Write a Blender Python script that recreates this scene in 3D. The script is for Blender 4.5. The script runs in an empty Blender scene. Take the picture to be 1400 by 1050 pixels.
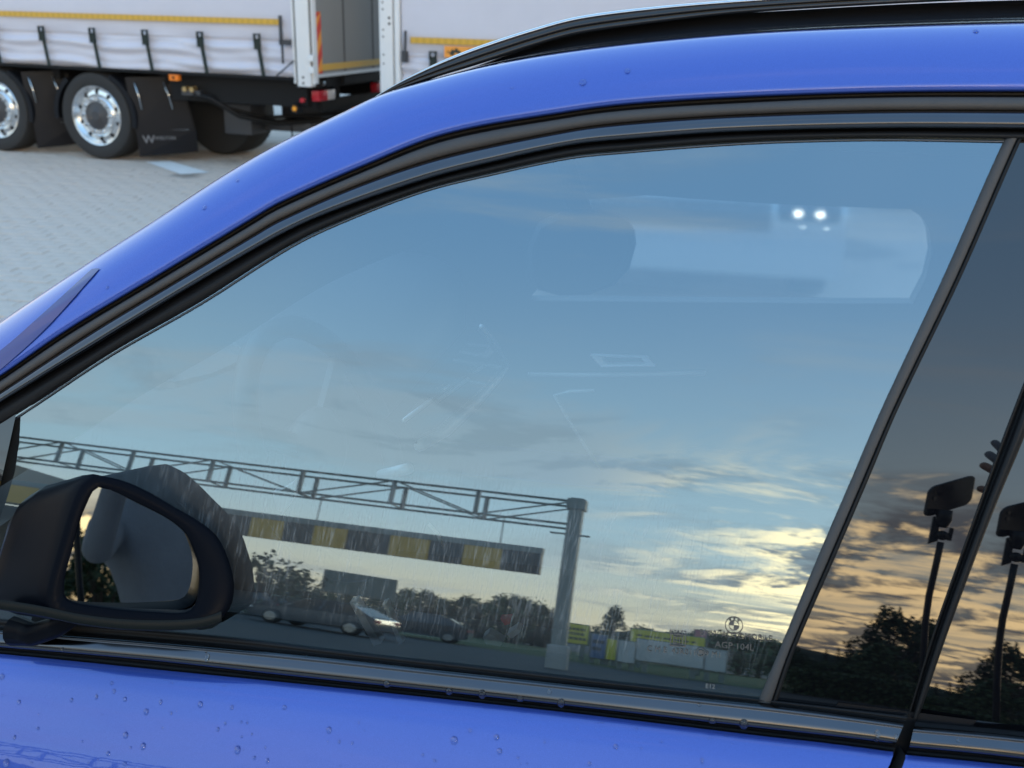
import bpy, bmesh, math, random
from mathutils import Vector, Matrix
random.seed(7)
rad = math.radians
S = bpy.context.scene
C = S.collection

# ------------------------------------------------------------------ camera
F = 1450.0; CX, CY = 700.0, 525.0                 # focal length in pixels of a 1400 x 1050 frame
PITCH, ROLL, YAW, EYE = rad(20.0), rad(1.2), rad(10.4), 1.72
cam_d = bpy.data.cameras.new('camera'); cam = bpy.data.objects.new('camera', cam_d); C.objects.link(cam)
cam_d.sensor_width = 36; cam_d.lens = 36*F/1400; cam_d.clip_start = 0.02; cam_d.clip_end = 3000
cam.rotation_mode = 'XYZ'
cam.matrix_world = (Matrix.Translation((0, 0, EYE)) @ Matrix.Rotation(YAW, 4, 'Z')
                    @ Matrix.Rotation(rad(90)-PITCH, 4, 'X') @ Matrix.Rotation(ROLL, 4, 'Z'))
cam_d.dof.use_dof = True; cam_d.dof.focus_distance = 1.25; cam_d.dof.aperture_fstop = 9
S.camera = cam

# ------------------------------------------------------------------ sky and sun
SUN_AZ, SUN_EL = rad(26), rad(6)                  # azimuth from -Y towards +X: the low sun stands behind the viewer
sun_dir = Vector((math.sin(SUN_AZ)*math.cos(SUN_EL), -math.cos(SUN_AZ)*math.cos(SUN_EL), math.sin(SUN_EL)))
W = bpy.data.worlds.new('World'); S.world = W; W.use_nodes = True
S.view_settings.view_transform = 'Standard'; S.view_settings.look = 'None'
S.view_settings.exposure = 0.0; S.view_settings.gamma = 1.0; S.view_settings.use_curve_mapping = False

class NT:
    """small helper for node trees"""
    def __init__(s, tree): s.t = tree; s.t.nodes.clear()
    def n(s, typ, **kw):
        nd = s.t.nodes.new('ShaderNode'+typ)
        for k, v in kw.items(): setattr(nd, k, v)
        return nd
    def link(s, a, b): s.t.links.new(a, b)
    def put(s, sock, v):
        if hasattr(v, 'is_linked'): s.link(v, sock)
        else: sock.default_value = v
    def m(s, op, a, b=0.0, c=0.0, clamp=False):
        nd = s.n('Math', operation=op, use_clamp=clamp)
        for i, v in enumerate((a, b, c)): s.put(nd.inputs[i], v)
        return nd.outputs[0]
    def vm(s, op, a, b=(0, 0, 0)):
        nd = s.n('VectorMath', operation=op); s.put(nd.inputs[0], a); s.put(nd.inputs[1], b)
        return nd.outputs['Value'] if op in ('DOT_PRODUCT', 'LENGTH') else nd.outputs['Vector']
    def comb(s, x, y, z):
        nd = s.n('CombineXYZ')
        for i, v in enumerate((x, y, z)): s.put(nd.inputs[i], v)
        return nd.outputs[0]
    def sep(s, v):
        nd = s.n('SeparateXYZ'); s.link(v, nd.inputs[0]); return nd.outputs
    def noise(s, vec, scale, detail=4, rough=.5, dist=0.0):
        nd = s.n('TexNoise'); s.link(vec, nd.inputs['Vector'])
        nd.inputs['Scale'].default_value = scale; nd.inputs['Detail'].default_value = detail
        nd.inputs['Roughness'].default_value = rough; nd.inputs['Distortion'].default_value = dist
        return nd.outputs['Fac']
    def rng(s, v, a, b, c=0.0, d=1.0, smooth=True):
        nd = s.n('MapRange', interpolation_type='SMOOTHSTEP' if smooth else 'LINEAR')
        s.put(nd.inputs[0], v)
        for i, q in zip((1, 2, 3, 4), (a, b, c, d)): s.put(nd.inputs[i], q)
        return nd.outputs[0]
    def mix(s, f, a, b):
        nd = s.n('Mix', data_type='RGBA'); s.put(nd.inputs[0], f)
        for i, v in ((6, a), (7, b)):
            s.put(nd.inputs[i], v if hasattr(v, 'is_linked') else (v[0], v[1], v[2], 1))
        return nd.outputs[2]
    def scale(s, col, f):
        nd = s.n('VectorMath', operation='SCALE'); s.put(nd.inputs[0], col); s.put(nd.inputs[3], f); return nd.outputs[0]

w = NT(W.node_tree)
sky = w.n('TexSky', sky_type='NISHITA', sun_disc=False)
sky.sun_elevation = SUN_EL; sky.sun_rotation = rad(180)-SUN_AZ; sky.altitude = 200; sky.dust_density = 1.2; sky.ozone_density = 2.0
dirv = w.n('TexCoord').outputs['Generated']
x_, y_, z_ = w.sep(dirv)
zc = w.m('ADD', w.m('MAXIMUM', z_, 0.0), 0.13)
uv = w.comb(w.m('DIVIDE', x_, zc), w.m('DIVIDE', y_, zc), 0.0)
uvs = w.comb(w.m('MULTIPLY', w.m('DIVIDE', x_, zc), .62), w.m('DIVIDE', y_, zc), 3.7)
big = w.noise(uvs, .55, 3, .5, .3)
mid = w.noise(uvs, 1.7, 10, .64, .6)
fine = w.noise(uv, 5.0, 7, .65, .4)
sd = w.vm('DOT_PRODUCT', dirv, tuple(sun_dir))
near = w.rng(sd, .80, .975)                       # towards the sunset
low = w.rng(z_, .42, .03)                        # towards the horizon
warm = w.m('MULTIPLY', near, w.rng(z_, .42, .20))
zc2 = w.m('ADD', w.m('MAXIMUM', z_, 0.0), 0.24)
uvp = w.comb(w.m('MULTIPLY', w.m('DIVIDE', x_, zc2), 1.5), w.m('MULTIPLY', w.m('DIVIDE', y_, zc2), 1.9), 8.2)
dens = w.m('ADD', w.m('ADD', w.m('MULTIPLY', mid, .62), w.m('MULTIPLY', big, .38)), w.m('ADD', w.m('MULTIPLY', low, .07), w.m('MULTIPLY', warm, .035)))
mask = w.rng(dens, .50, .64)
thick = w.rng(dens, .56, .72)
lit = w.mix(warm, (12., 12.6, 13.2), (70., 50., 25.))
dark = w.mix(warm, (8.8, 9.2, 9.8), (4.4, 4.6, 5.4))
mid2 = w.noise(w.vm('ADD', uvs, (.03, -.10, 0.)), 1.7, 10, .64, .6)
edge = w.m('MULTIPLY', w.m('SUBTRACT', mid, mid2), 3.2)         # sides turned to the sun are brighter
body = w.noise(w.vm('ADD', uvp, (5.3, 1.1, 0.)), 1.5, 11, .62, 1.0)
ff_ = w.m('ADD', w.m('SUBTRACT', w.m('MULTIPLY', body, 1.0), w.m('MULTIPLY', edge, .22)), w.m('MULTIPLY', fine, .16))
cl = w.mix(w.rng(w.m('ADD', ff_, w.m('MULTIPLY', w.rng(z_, .09, .02), .06)), .545, .665), lit, dark)
clear = w.mix(.70, w.scale(sky.outputs[0], 2.0), w.mix(w.rng(z_, .16, .62), w.mix(w.rng(z_, .0, .20), (25., 20.0, 14.0), (14.6, 19.2, 21.5)), (6.4, 11.6, 18.5)))
col = w.mix(w.m('MULTIPLY', mask, w.m('ADD', .46, w.m('MULTIPLY', warm, .52))), clear, cl)
bg = w.n('Background'); w.link(col, bg.inputs[0]); bg.inputs[1].default_value = 0.10
wo = w.n('OutputWorld'); w.link(bg.outputs[0], wo.inputs[0])

sl = bpy.data.lights.new('sun', 'SUN'); sl.energy = 0.5; sl.angle = rad(11); sl.color = (1.0, .86, .68)
so = bpy.data.objects.new('sun', sl); C.objects.link(so)
so.rotation_euler = (-sun_dir).to_track_quat('-Z', 'Y').to_euler(); so.location = (0, 0, 30)

# ------------------------------------------------------------------ materials
MATS = {}
def mat(name, col=(.5, .5, .5), rough=.5, metal=0., ior=1.5, coat=0., coat_r=.03, emit=None, vary=0., vscale=6., bump=0., bscale=80., spec=None):
    m = bpy.data.materials.new(name); m.use_nodes = True; t = NT(m.node_tree)
    b = t.n('BsdfPrincipled'); o = t.n('OutputMaterial'); t.link(b.outputs[0], o.inputs[0])
    b.inputs['Base Color'].default_value = (*col, 1); b.inputs['Roughness'].default_value = rough
    b.inputs['Metallic'].default_value = metal; b.inputs['IOR'].default_value = ior
    b.inputs['Coat Weight'].default_value = coat; b.inputs['Coat Roughness'].default_value = coat_r
    if spec is not None: b.inputs['Specular IOR Level'].default_value = spec
    if emit: b.inputs['Emission Color'].default_value = (*emit[0], 1); b.inputs['Emission Strength'].default_value = emit[1]
    if vary or bump: obc = t.n('TexCoord').outputs['Object']
    if vary:
        f = t.noise(obc, vscale, 6, .6)
        t.link(t.mix(f, tuple(c*(1-vary) for c in col), tuple(min(1, c*(1+vary)) for c in col)), b.inputs['Base Color'])
        t.link(t.rng(f, .3, .7, max(.0, rough-.08*vary), min(1, rough+.15*vary)), b.inputs['Roughness'])
    if bump:
        bn = t.n('Bump'); bn.inputs['Strength'].default_value = bump; bn.inputs['Distance'].default_value = .02
        t.link(t.noise(obc, bscale, 5, .6), bn.inputs['Height']); t.link(bn.outputs[0], b.inputs['Normal'])
    MATS[name] = m
    return m
M = MATS
mat('rubber', (.009, .009, .010), .5, vary=.2, vscale=40, spec=.22)
mat('rubber_matte', (.058, .053, .051), .62, vary=.25, vscale=30, bump=.05, bscale=400)
mat('gap_black', (.004, .004, .006), .6)
mat('trim_gloss', (.105, .107, .118), .13, metal=1., vary=.12, vscale=12)
mat('trim_edge', (.12, .12, .125), .2, metal=1.)
mat('gloss_black', (.003, .003, .004), .012, ior=1.9)
mat('piano_grey', (.02, .022, .027), .08, ior=1.8)
mat('mirror_shell', (.004, .005, .008), .30, ior=1.4, vary=.3, spec=.035)
mat('mirror_lower', (.007, .010, .011), .45, spec=.1)
mat('silver', (.62, .63, .64), .16, metal=1.)
mat('rail_black', (.012, .012, .013), .25, ior=1.6)
mat('interior_dark', (.022, .023, .025), .55, vary=.3, vscale=20, bump=.05)
mat('dash', (.055, .056, .058), .5, vary=.2, bump=.08, bscale=300)
mat('leather', (.05, .05, .052), .42, vary=.2, bump=.08, bscale=200)
mat('screen_off', (.004, .005, .008), .04, ior=1.6)
mat('interior_silver', (.82, .84, .85), .3, metal=.1)
mat('cream_trim', (.62, .62, .60), .4)
mat('white_plastic', (.8, .8, .8), .35)
mat('reflection_indigo', (.020, .014, .16), .08, coat=1.)  # colour of the dark reflection painted on the A pillar
mat('red_plastic', (.7, .03, .05), .35)

def paint():
    m = bpy.data.materials.new('blue_paint'); m.use_nodes = True; t = NT(m.node_tree)
    b = t.n('BsdfPrincipled'); o = t.n('OutputMaterial'); t.link(b.outputs[0], o.inputs[0])
    oc = t.n('TexCoord').outputs['Object']
    fl = t.noise(oc, 2600, 1, .5)
    t.link(t.mix(t.rng(fl, .35, .7), (.026, .070, .39), (.046, .108, .50)), b.inputs['Base Color'])
    b.inputs['Metallic'].default_value = .35; b.inputs['Roughness'].default_value = .34
    b.inputs['Coat Weight'].default_value = 1; b.inputs['Coat Roughness'].default_value = .012; b.inputs['Coat IOR'].default_value = 1.6
    bn = t.n('Bump'); bn.inputs['Strength'].default_value = .003; bn.inputs['Distance'].default_value = .01
    t.link(t.noise(oc, 55, 3, .5), bn.inputs['Height']); t.link(bn.outputs[0], b.inputs['Coat Normal'])
    M['blue_paint'] = m
paint()

def glass_mat(name, tint, ior, dirty=False, coat=(1, 1, 1, 1)):
    m = bpy.data.materials.new(name); m.use_nodes = True; t = NT(m.node_tree)
    tr = t.n('BsdfTransparent'); tr.inputs[0].default_value = (*tint, 1)
    gl = t.n('BsdfGlossy'); gl.inputs['Roughness'].default_value = 0.0; gl.inputs['Color'].default_value = coat
    fr = t.n('Fresnel'); fr.inputs['IOR'].default_value = ior
    mx = t.n('MixShader'); t.link(fr.outputs[0], mx.inputs[0]); t.link(tr.outputs[0], mx.inputs[1]); t.link(gl.outputs[0], mx.inputs[2])
    out = mx.outputs[0]
    if dirty:
        oc = t.n('TexCoord').outputs['Object']; x, y, z = t.sep(oc)
        # dried rain runs: thin, steep, leaning lines over the lower half of the pane
        lean = t.m('ADD', x, t.m('MULTIPLY', z, -.16))
        runs = t.noise(t.comb(t.m('MULTIPLY', lean, 620), t.m('MULTIPLY', z, 50), 0), 1.0, 3, .6)
        runs2 = t.noise(t.comb(t.m('MULTIPLY', lean, 120), t.m('MULTIPLY', z, 9), 4), 1.0, 4, .6)
        patch = t.noise(oc, 5.5, 3, .5)
        zone = t.m('MULTIPLY', t.rng(z, 1.12, 1.16), t.rng(t.m('ADD', z, t.m('MULTIPLY', patch, .10)), 1.345, 1.30))
        zone = t.m('MULTIPLY', zone, t.m('MULTIPLY', t.rng(x, -.75, -.40), t.rng(x, .14, -.02)))
        st = t.m('MULTIPLY', t.rng(runs, .46, .64), t.rng(runs2, .36, .60))
        film = t.rng(t.noise(oc, 3.0, 4, .55), .35, .8, .0, .05)
        spots = t.rng(t.noise(oc, 190, 2, .5), .70, .78)
        f = t.m('ADD', t.m('ADD', t.m('MULTIPLY', t.m('MULTIPLY', st, zone), .19), t.m('MULTIPLY', zone, .06)), t.m('ADD', film, t.m('MULTIPLY', t.m('MULTIPLY', spots, zone), .06)))
        df = t.n('BsdfDiffuse'); df.inputs[0].default_value = (.50, .52, .52, 1)
        m2 = t.n('MixShader'); t.link(f, m2.inputs[0]); t.link(out, m2.inputs[1]); t.link(df.outputs[0], m2.inputs[2]); out = m2.outputs[0]
    o = t.n('OutputMaterial'); t.link(out, o.inputs[0]); M[name] = m
glass_mat('side_glass', (.78, .84, .83), 3.5, True, (.76, .93, 1, 1))
glass_mat('clear_glass', (.80, .86, .84), 1.5)
glass_mat('screen_glass', (.90, .94, .93), 1.45)
glass_mat('dark_glass', (.10, .11, .12), 1.7)
dm_ = bpy.data.materials.new('dewy_glass'); dm_.use_nodes = True; t = NT(dm_.node_tree)
tr = t.n('BsdfTransparent'); tr.inputs[0].default_value = (.50, .55, .55, 1); tl_ = t.n('BsdfRefraction'); tl_.inputs[0].default_value = (.52, .56, .56, 1); tl_.inputs['Roughness'].default_value = .22; tl_.inputs['IOR'].default_value = 1.12
mx = t.n('MixShader'); t.link(t.rng(t.noise(t.n('TexCoord').outputs['Object'], 60, 4, .7), .3, .7, .90, .98), mx.inputs[0]); t.link(tr.outputs[0], mx.inputs[1]); t.link(tl_.outputs[0], mx.inputs[2])
o = t.n('OutputMaterial'); t.link(mx.outputs[0], o.inputs[0]); M['dewy_glass'] = dm_
mm = bpy.data.materials.new('mirror_silver')  # dimmed mirror glass
DIM = .24
mm.use_nodes = True
mm = mm; mm.use_nodes = True; t = NT(mm.node_tree)
g = t.n('BsdfGlossy'); g.inputs['Roughness'].default_value = 0; g.inputs['Color'].default_value = (.82*DIM, .90*DIM, .93*DIM, 1)
o = t.n('OutputMaterial'); t.link(g.outputs[0], o.inputs[0]); M['mirror_silver'] = mm

# ------------------------------------------------------------------ object helpers
def link(o, parent=None):
    C.objects.link(o)
    if parent is not None: o.parent = parent
    return o
def mesh(name, verts, faces, material, parent=None, smooth=False, label=None):
    me = bpy.data.meshes.new(name); me.from_pydata([tuple(v) for v in verts], [], faces); me.update()
    if smooth: me.polygons.foreach_set('use_smooth', [True]*len(me.polygons))
    for mt in (material if isinstance(material, (list, tuple)) else [material]): me.materials.append(M[mt] if isinstance(mt, str) else mt)
    o = bpy.data.objects.new(name, me); link(o, parent)
    if label: o['label'] = label
    return o
def empty(name, loc=(0, 0, 0), rz=0., label=None, cat=None, group=None):
    o = bpy.data.objects.new(name, None); link(o); o.location = loc; o.rotation_euler.z = rz; o.empty_display_size = .2
    tag(o, label, cat, group); return o
def tag(o, label=None, cat=None, group=None, kind=None):
    for k, v in (('label', label), ('category', cat), ('group', group), ('kind', kind)):
        if v: o[k] = v
    return o
def copy_tree(o, parent=None):
    c = o.copy(); link(c, parent)
    for ch in list(o.children): copy_tree(ch, c)
    return c
class MB:
    """collects shapes into one mesh"""
    def __init__(s): s.v = []; s.f = []
    def add(s, verts, faces):
        k = len(s.v); s.v += [Vector(v) for v in verts]; s.f += [tuple(i+k for i in f) for f in faces]; return s
    def box(s, a, b, bev=0.):
        (x0, y0, z0), (x1, y1, z1) = a, b
        if not bev:
            return s.add([(x0,y0,z0),(x1,y0,z0),(x1,y1,z0),(x0,y1,z0),(x0,y0,z1),(x1,y0,z1),(x1,y1,z1),(x0,y1,z1)],
                         [(3,2,1,0),(4,5,6,7),(0,1,5,4),(1,2,6,5),(2,3,7,6),(3,0,4,7)])
        bm = bmesh.new(); bmesh.ops.create_cube(bm, size=1)
        for v in bm.verts: v.co = Vector(((x0+x1)/2+v.co.x*(x1-x0), (y0+y1)/2+v.co.y*(y1-y0), (z0+z1)/2+v.co.z*(z1-z0)))
        bmesh.ops.bevel(bm, geom=list(bm.edges), offset=bev, segments=2, affect='EDGES', profile=.6)
        bm.verts.index_update()
        s.add([v.co.copy() for v in bm.verts], [tuple(v.index for v in f.verts) for f in bm.faces]); bm.free(); return s
    def tube(s, pts, r, n=8, caps=True):
        pts = [Vector(p) for p in pts]; rs = r if isinstance(r, (list, tuple)) else [r]*len(pts)
        rings = []; ref = Vector((0, 0, 1))
        d0 = (pts[1]-pts[0]).normalized()
        if abs(d0.z) > .9: ref = Vector((1, 0, 0))
        a = d0.cross(ref).normalized()
        for i, p in enumerate(pts):
            d = (pts[min(i+1, len(pts)-1)]-pts[max(i-1, 0)]).normalized()
            a = (a-d*a.dot(d)).normalized(); b = d.cross(a)
            rings.append([p+(a*math.cos(k*2*math.pi/n)+b*math.sin(k*2*math.pi/n))*rs[i] for k in range(n)])
        v = [q for rg in rings for q in rg]; f = []
        for i in range(len(pts)-1):
            for k in range(n): f.append((i*n+k, i*n+(k+1) % n, (i+1)*n+(k+1) % n, (i+1)*n+k))
        if caps: f += [tuple(range(n))[::-1], tuple((len(pts)-1)*n+k for k in range(n))]
        return s.add(v, f)
    def bar(s, p, q, wd, ht, up=(0, 0, 1)):
        p, q = Vector(p), Vector(q); d = (q-p).normalized(); up = Vector(up)
        if abs(d.dot(up)) > .95: up = Vector((1, 0, 0))
        a = d.cross(up).normalized()*wd/2; b = a.cross(d).normalized()*ht/2
        return s.add([p-a-b, p+a-b, p+a+b, p-a+b, q-a-b, q+a-b, q+a+b, q-a+b], [(0,1,2,3),(7,6,5,4),(4,5,1,0),(5,6,2,1),(6,7,3,2),(7,4,0,3)])
    def lathe(s, prof, axis='Y', c=(0, 0, 0), n=32):
        """prof: (radius, along axis)"""
        v = []; c = Vector(c)
        for r, h in prof:
            for k in range(n):
                a = 2*math.pi*k/n
                q = {'Y': (r*math.cos(a), h, r*math.sin(a)), 'Z': (r*math.cos(a), r*math.sin(a), h), 'X': (h, r*math.cos(a), r*math.sin(a))}[axis]
                v.append(c+Vector(q))
        f = []
        for i in range(len(prof)-1):
            for k in range(n): f.append((i*n+k, i*n+(k+1) % n, (i+1)*n+(k+1) % n, (i+1)*n+k))
        return s.add(v, f)
    def sphere(s, c, r, nu=10, nv=7, sc=(1, 1, 1)):
        c = Vector(c); v = []; f = []
        for i in range(nv+1):
            th = math.pi*i/nv
            for k in range(nu):
                a = 2*math.pi*k/nu
                v.append(c+Vector((r*sc[0]*math.sin(th)*math.cos(a), r*sc[1]*math.sin(th)*math.sin(a), r*sc[2]*math.cos(th))))
        for i in range(nv):
            for k in range(nu): f.append((i*nu+k, (i+1)*nu+k, (i+1)*nu+(k+1) % nu, i*nu+(k+1) % nu))
        return s.add(v, f)
    def prism(s, poly, a, b):
        """poly: list of (p,q) pairs mapped through a(p,q) and b(p,q)"""
        n = len(poly); v = [a(*p) for p in poly]+[b(*p) for p in poly]
        return s.add(v, [tuple(range(n))[::-1], tuple(range(n, 2*n))]+[(i, (i+1) % n, (i+1) % n+n, i+n) for i in range(n)])
    def build(s, name, material, parent=None, smooth=False, label=None):
        o = mesh(name, s.v, s.f, material, parent, False, label)
        if smooth:
            o.data.polygons.foreach_set('use_smooth', [True]*len(o.data.polygons))
            if smooth != 'all':
                bm = bmesh.new(); bm.from_mesh(o.data); bmesh.ops.remove_doubles(bm, verts=bm.verts, dist=1e-5)
                for e in bm.edges:
                    if len(e.link_faces) == 2 and e.calc_face_angle(0) > rad(38): e.smooth = False
                bm.to_mesh(o.data); bm.free()
        return o

# ------------------------------------------------------------------ survey: sight lines of the camera against the car side
def ray(px, py):
    u, v = (px-CX)/F, (py-CY)/F
    c, s_ = math.cos(ROLL), math.sin(ROLL); u, v = u*c+v*s_, -u*s_+v*c
    d = Vector((u, math.cos(PITCH)-v*math.sin(PITCH), -math.sin(PITCH)-v*math.cos(PITCH)))
    c, s_ = math.cos(YAW), math.sin(YAW)
    return Vector((d.x*c-d.y*s_, d.x*s_+d.y*c, d.z)).normalized()
O = Vector((0, 0, EYE))
def at_z(px, py, z=0.): d = ray(px, py); return O+d*((z-EYE)/d.z)
def at_y(px, py, y): d = ray(px, py); return O+d*(y/d.y)
def on_plane(px, py, p0, n): d = ray(px, py); return O+d*((Vector(p0)-O).dot(n)/d.dot(n))
ZB = 1.10; YB = at_z(620, 925, ZB).y
T0, CC, KP, XC = math.tan(rad(16)), .40, .02, .5
def side_y(x, z): s_ = z-ZB; return YB+T0*s_+.5*CC*s_*s_+KP*(x-XC)**2
def hit(px, py, off=0.):
    d = ray(px, py); t_ = .9
    for _ in range(12):
        p = O+d*t_
        t_ += (side_y(p.x, p.z)-off-p.y)/(d.y-(T0+CC*(p.z-ZB))*d.z-2*KP*(p.x-XC)*d.x)
    return O+d*t_
def normal(p): return Vector((2*KP*(p.x-XC), -1, T0+CC*(p.z-ZB))).normalized()
def seen(px, py, y=None, dist=None):
    """point of the yard that the side window mirrors at this sight line"""
    p = hit(px, py); n = normal(p); d = ray(px, py); r = d-2*d.dot(n)*n
    if y is not None: return p+r*((y-p.y)/r.y)
    return p+r*(dist/math.hypot(r.x, r.y))
def catmull(pts, n):
    pts = [Vector((p[0], p[1])) for p in pts]
    ln = [0.]
    for a, b in zip(pts, pts[1:]): ln.append(ln[-1]+(b-a).length)
    out = []
    for i in range(n):
        s_ = ln[-1]*i/(n-1); k = 0
        while k < len(pts)-2 and ln[k+1] < s_: k += 1
        h = ln[k+1]-ln[k]; t_ = (s_-ln[k])/h if h else 0
        p1, p2 = pts[k], pts[k+1]
        m1 = ((pts[k+1]-pts[k-1])/(ln[k+1]-ln[k-1]) if k > 0 else (p2-p1)/h)*h
        m2 = ((pts[k+2]-pts[k])/(ln[k+2]-ln[k]) if k < len(pts)-2 else (p2-p1)/h)*h
        t2, t3 = t_*t_, t_**3
        out.append(p1*(2*t3-3*t2+1)+m1*(t3-2*t2+t_)+p2*(3*t2-2*t3)+m2*(t3-t2))
    return out
TO_REAR = {'roof_side', 'roof_gap', 'frame_rubber', 'window_frame', 'frame_seal', 'roof_ditch', 'roof_rail', 'rail_moulding', 'roof', 'rear_quarter_panel', 'rear_belt_seal', 'rear_belt_moulding', 'rear_belt_gap', 'rear_door_skin'}
def loft(name, rows, material, parent=None, smooth=True, label=None):
    if name in TO_REAR:                             # these run on to the tail of the car, beyond the picture
        rows = [list(r)+[r[-1]+Vector((d_, .02*d_, -.03*d_*d_ if r[-1].z > 1.4 else 0)) for d_ in (.5, 1.0, 1.5)] for r in rows]
    n = len(rows[0]); v = [p for r in rows for p in r]
    f = [(i*n+k, (i+1)*n+k, (i+1)*n+k+1, i*n+k+1) for i in range(len(rows)-1) for k in range(n-1)]     # rows run downwards, faces look outwards
    return mesh(name, v, f, material, parent, smooth, label)
def band(name, A, B, prof, material, parent, n=90, label=None):
    a, b = catmull(A, n), catmull(B, n)
    rows = [[hit(*(p.lerp(q, t_)), off) for p, q in zip(a, b)] for t_, off in prof]
    return loft(name, rows, material, parent, True, label)

# ================================================================== the yard
def ground_mat(name, col, lowvar=.18):
    m = bpy.data.materials.new(name); m.use_nodes = True; t = NT(m.node_tree)
    b = t.n('BsdfPrincipled'); o = t.n('OutputMaterial'); t.link(b.outputs[0], o.inputs[0])
    oc = t.n('TexCoord').outputs['Object']; ox, oy, oz = t.sep(oc)
    a = t.noise(oc, .35, 5, .6); f = t.noise(oc, 14, 5, .65)
    n = t.m('ADD', t.m('MULTIPLY', a, .6), t.m('MULTIPLY', f, .4))
    c = t.mix(t.rng(n, .30, .70), tuple(k*(1-lowvar) for k in col), tuple(k*(1+lowvar) for k in col))
    # oil and damp stains, longer across than deep
    st = t.noise(t.comb(t.m('MULTIPLY', ox, .8), t.m('MULTIPLY', oy, 1.3), 2.), .9, 4, .55)
    c = t.mix(t.rng(st, .58, .68, 0, .62), c, (.07, .068, .065))
    t.link(c, b.inputs['Base Color']); t.link(t.rng(f, .2, .8, .62, .9), b.inputs['Roughness'])
    M[name] = m
ground_mat('concrete_yard', (.52, .44, .375)); ground_mat('paver', (.58, .49, .415), .14)
gnd = mesh('ground', [(-900, -900, -.012), (900, -900, -.012), (900, 900, -.012), (-900, 900, -.012)], [(0, 1, 2, 3)], 'concrete_yard')
tag(gnd, 'pale grey concrete and block paving of the truck yard', 'ground', kind='structure')
# block paving: nearest rows in view are single blocks, the rest one mesh
def paver_mesh(dx=0., dy=0.):
    a, b, c = .0965, .0465, .004
    return [(-a,-b,-.02),(a,-b,-.02),(a,b,-.02),(-a,b,-.02),(-a,-b,-c),(a,-b,-c),(a,b,-c),(-a,b,-c),(-a+c,-b+c,0),(a-c,-b+c,0),(a-c,b-c,0),(-a+c,b-c,0)], \
           [(0,1,5,4),(1,2,6,5),(2,3,7,6),(3,0,4,7),(4,5,9,8),(5,6,10,9),(6,7,11,10),(7,4,8,11),(8,9,10,11)]
pv, pf = paver_mesh(); spots = []
def project(p):
    """pixel of a point, to decide which blocks the picture shows"""
    q = cam.matrix_world.inverted() @ Vector(p)
    return (CX+F*q.x/-q.z, CY-F*q.y/-q.z) if q.z < 0 else (-1e4, -1e4)
row = 0; y = 4.6
while y < 12.4:
    x = -10.5 + (row % 2)*.1
    while x < -2.6:
        px, py = project((x, y, 0))
        if -30 < px < 520 and py < 430: spots.append((y, x, px, py))
        x += .2
    y += .1; row += 1
inview = [s_ for s_ in spots if 0 < s_[2] < 400 and s_[3] < 352 + (134-s_[2])*.66 + 8]
singles = set((s_[0], s_[1]) for s_ in inview[:300])
pm = None; rest = MB(); rnd = random.Random(3)
for (y, x, px, py) in spots:
    dz = rnd.uniform(-.0025, .0025)
    if (y, x) in singles:
        if pm is None: po = mesh('paver', pv, pf, 'paver', gnd); pm = po.data
        else: po = bpy.data.objects.new('paver', pm); link(po, gnd)
        po.location = (x, y, dz)
    else: rest.add([(a+x, b+y, c+dz) for a, b, c in pv], pf)
tag(rest.build('pavers', 'paver', gnd), kind='stuff')
mat('road_paint', (.86, .86, .84), .6, vary=.15, vscale=9)
q = [at_z(*p, .006) for p in ((198, 221), (232, 220), (287, 236), (247, 238))]
tag(mesh('bay_marking', q, [(3, 2, 1, 0)], 'road_paint'), 'short white painted bay line on the paving beside the truck wheel', 'road marking', kind='structure')

# ================================================================== the blue car
car = empty('blue_car', (.2, 1.75, 0), label='metallic blue car whose side window mirrors the evening sky', cat='car')
EXT = lambda pts: pts
blue_lo = [(-260,690),(-150,612),(0,515),(91.5,452),(213,379),(344.5,300),(380,279),(494,228.6),(608.6,184),(780,153),(860,143),(1000,134),(1200,127),(1400,125.6),(1640,128)]
brown_hi = [(-260,697),(-150,619),(0,521),(91.5,459),(213,386),(344.5,307),(380,286),(494,236),(608.6,192),(780,160),(860,150),(1000,141),(1200,133),(1400,132.5),(1640,135)]
grey_hi = [(-260,712),(-150,633),(0,536),(122,455.5),(244,382),(351,318),(380,301),(494,251),(608.6,213),(780,177),(860,167),(1000,157.5),(1200,151),(1400,151),(1640,154)]
grey_lo = [(-260,727),(-150,650),(0,553),(122,480),(244,405),(366,333.5),(437,298.6),(580,248.6),(666,226),(780,201),(860,193),(1000,183),(1200,178),(1400,179),(1640,182)]
glass_hi = [(-260,752),(-150,676),(23,568),(46,553),(152,483),(274,413),(400,333.5),(474,298.5),(580,258.5),(666,237),(780,213),(860,205),(976,196),(1076,191),(1207,188.5),(1373,191),(1640,195)]
roof_edge = [(-260,628),(-150,545),(0,440),(122,358),(213,300),(302,242),(380,197),(470,153),(511,133),(546,121),(666,90),(790,68.5),(950,51),(1100,41),(1400,31),(1640,30)]
NB = 130
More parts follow.
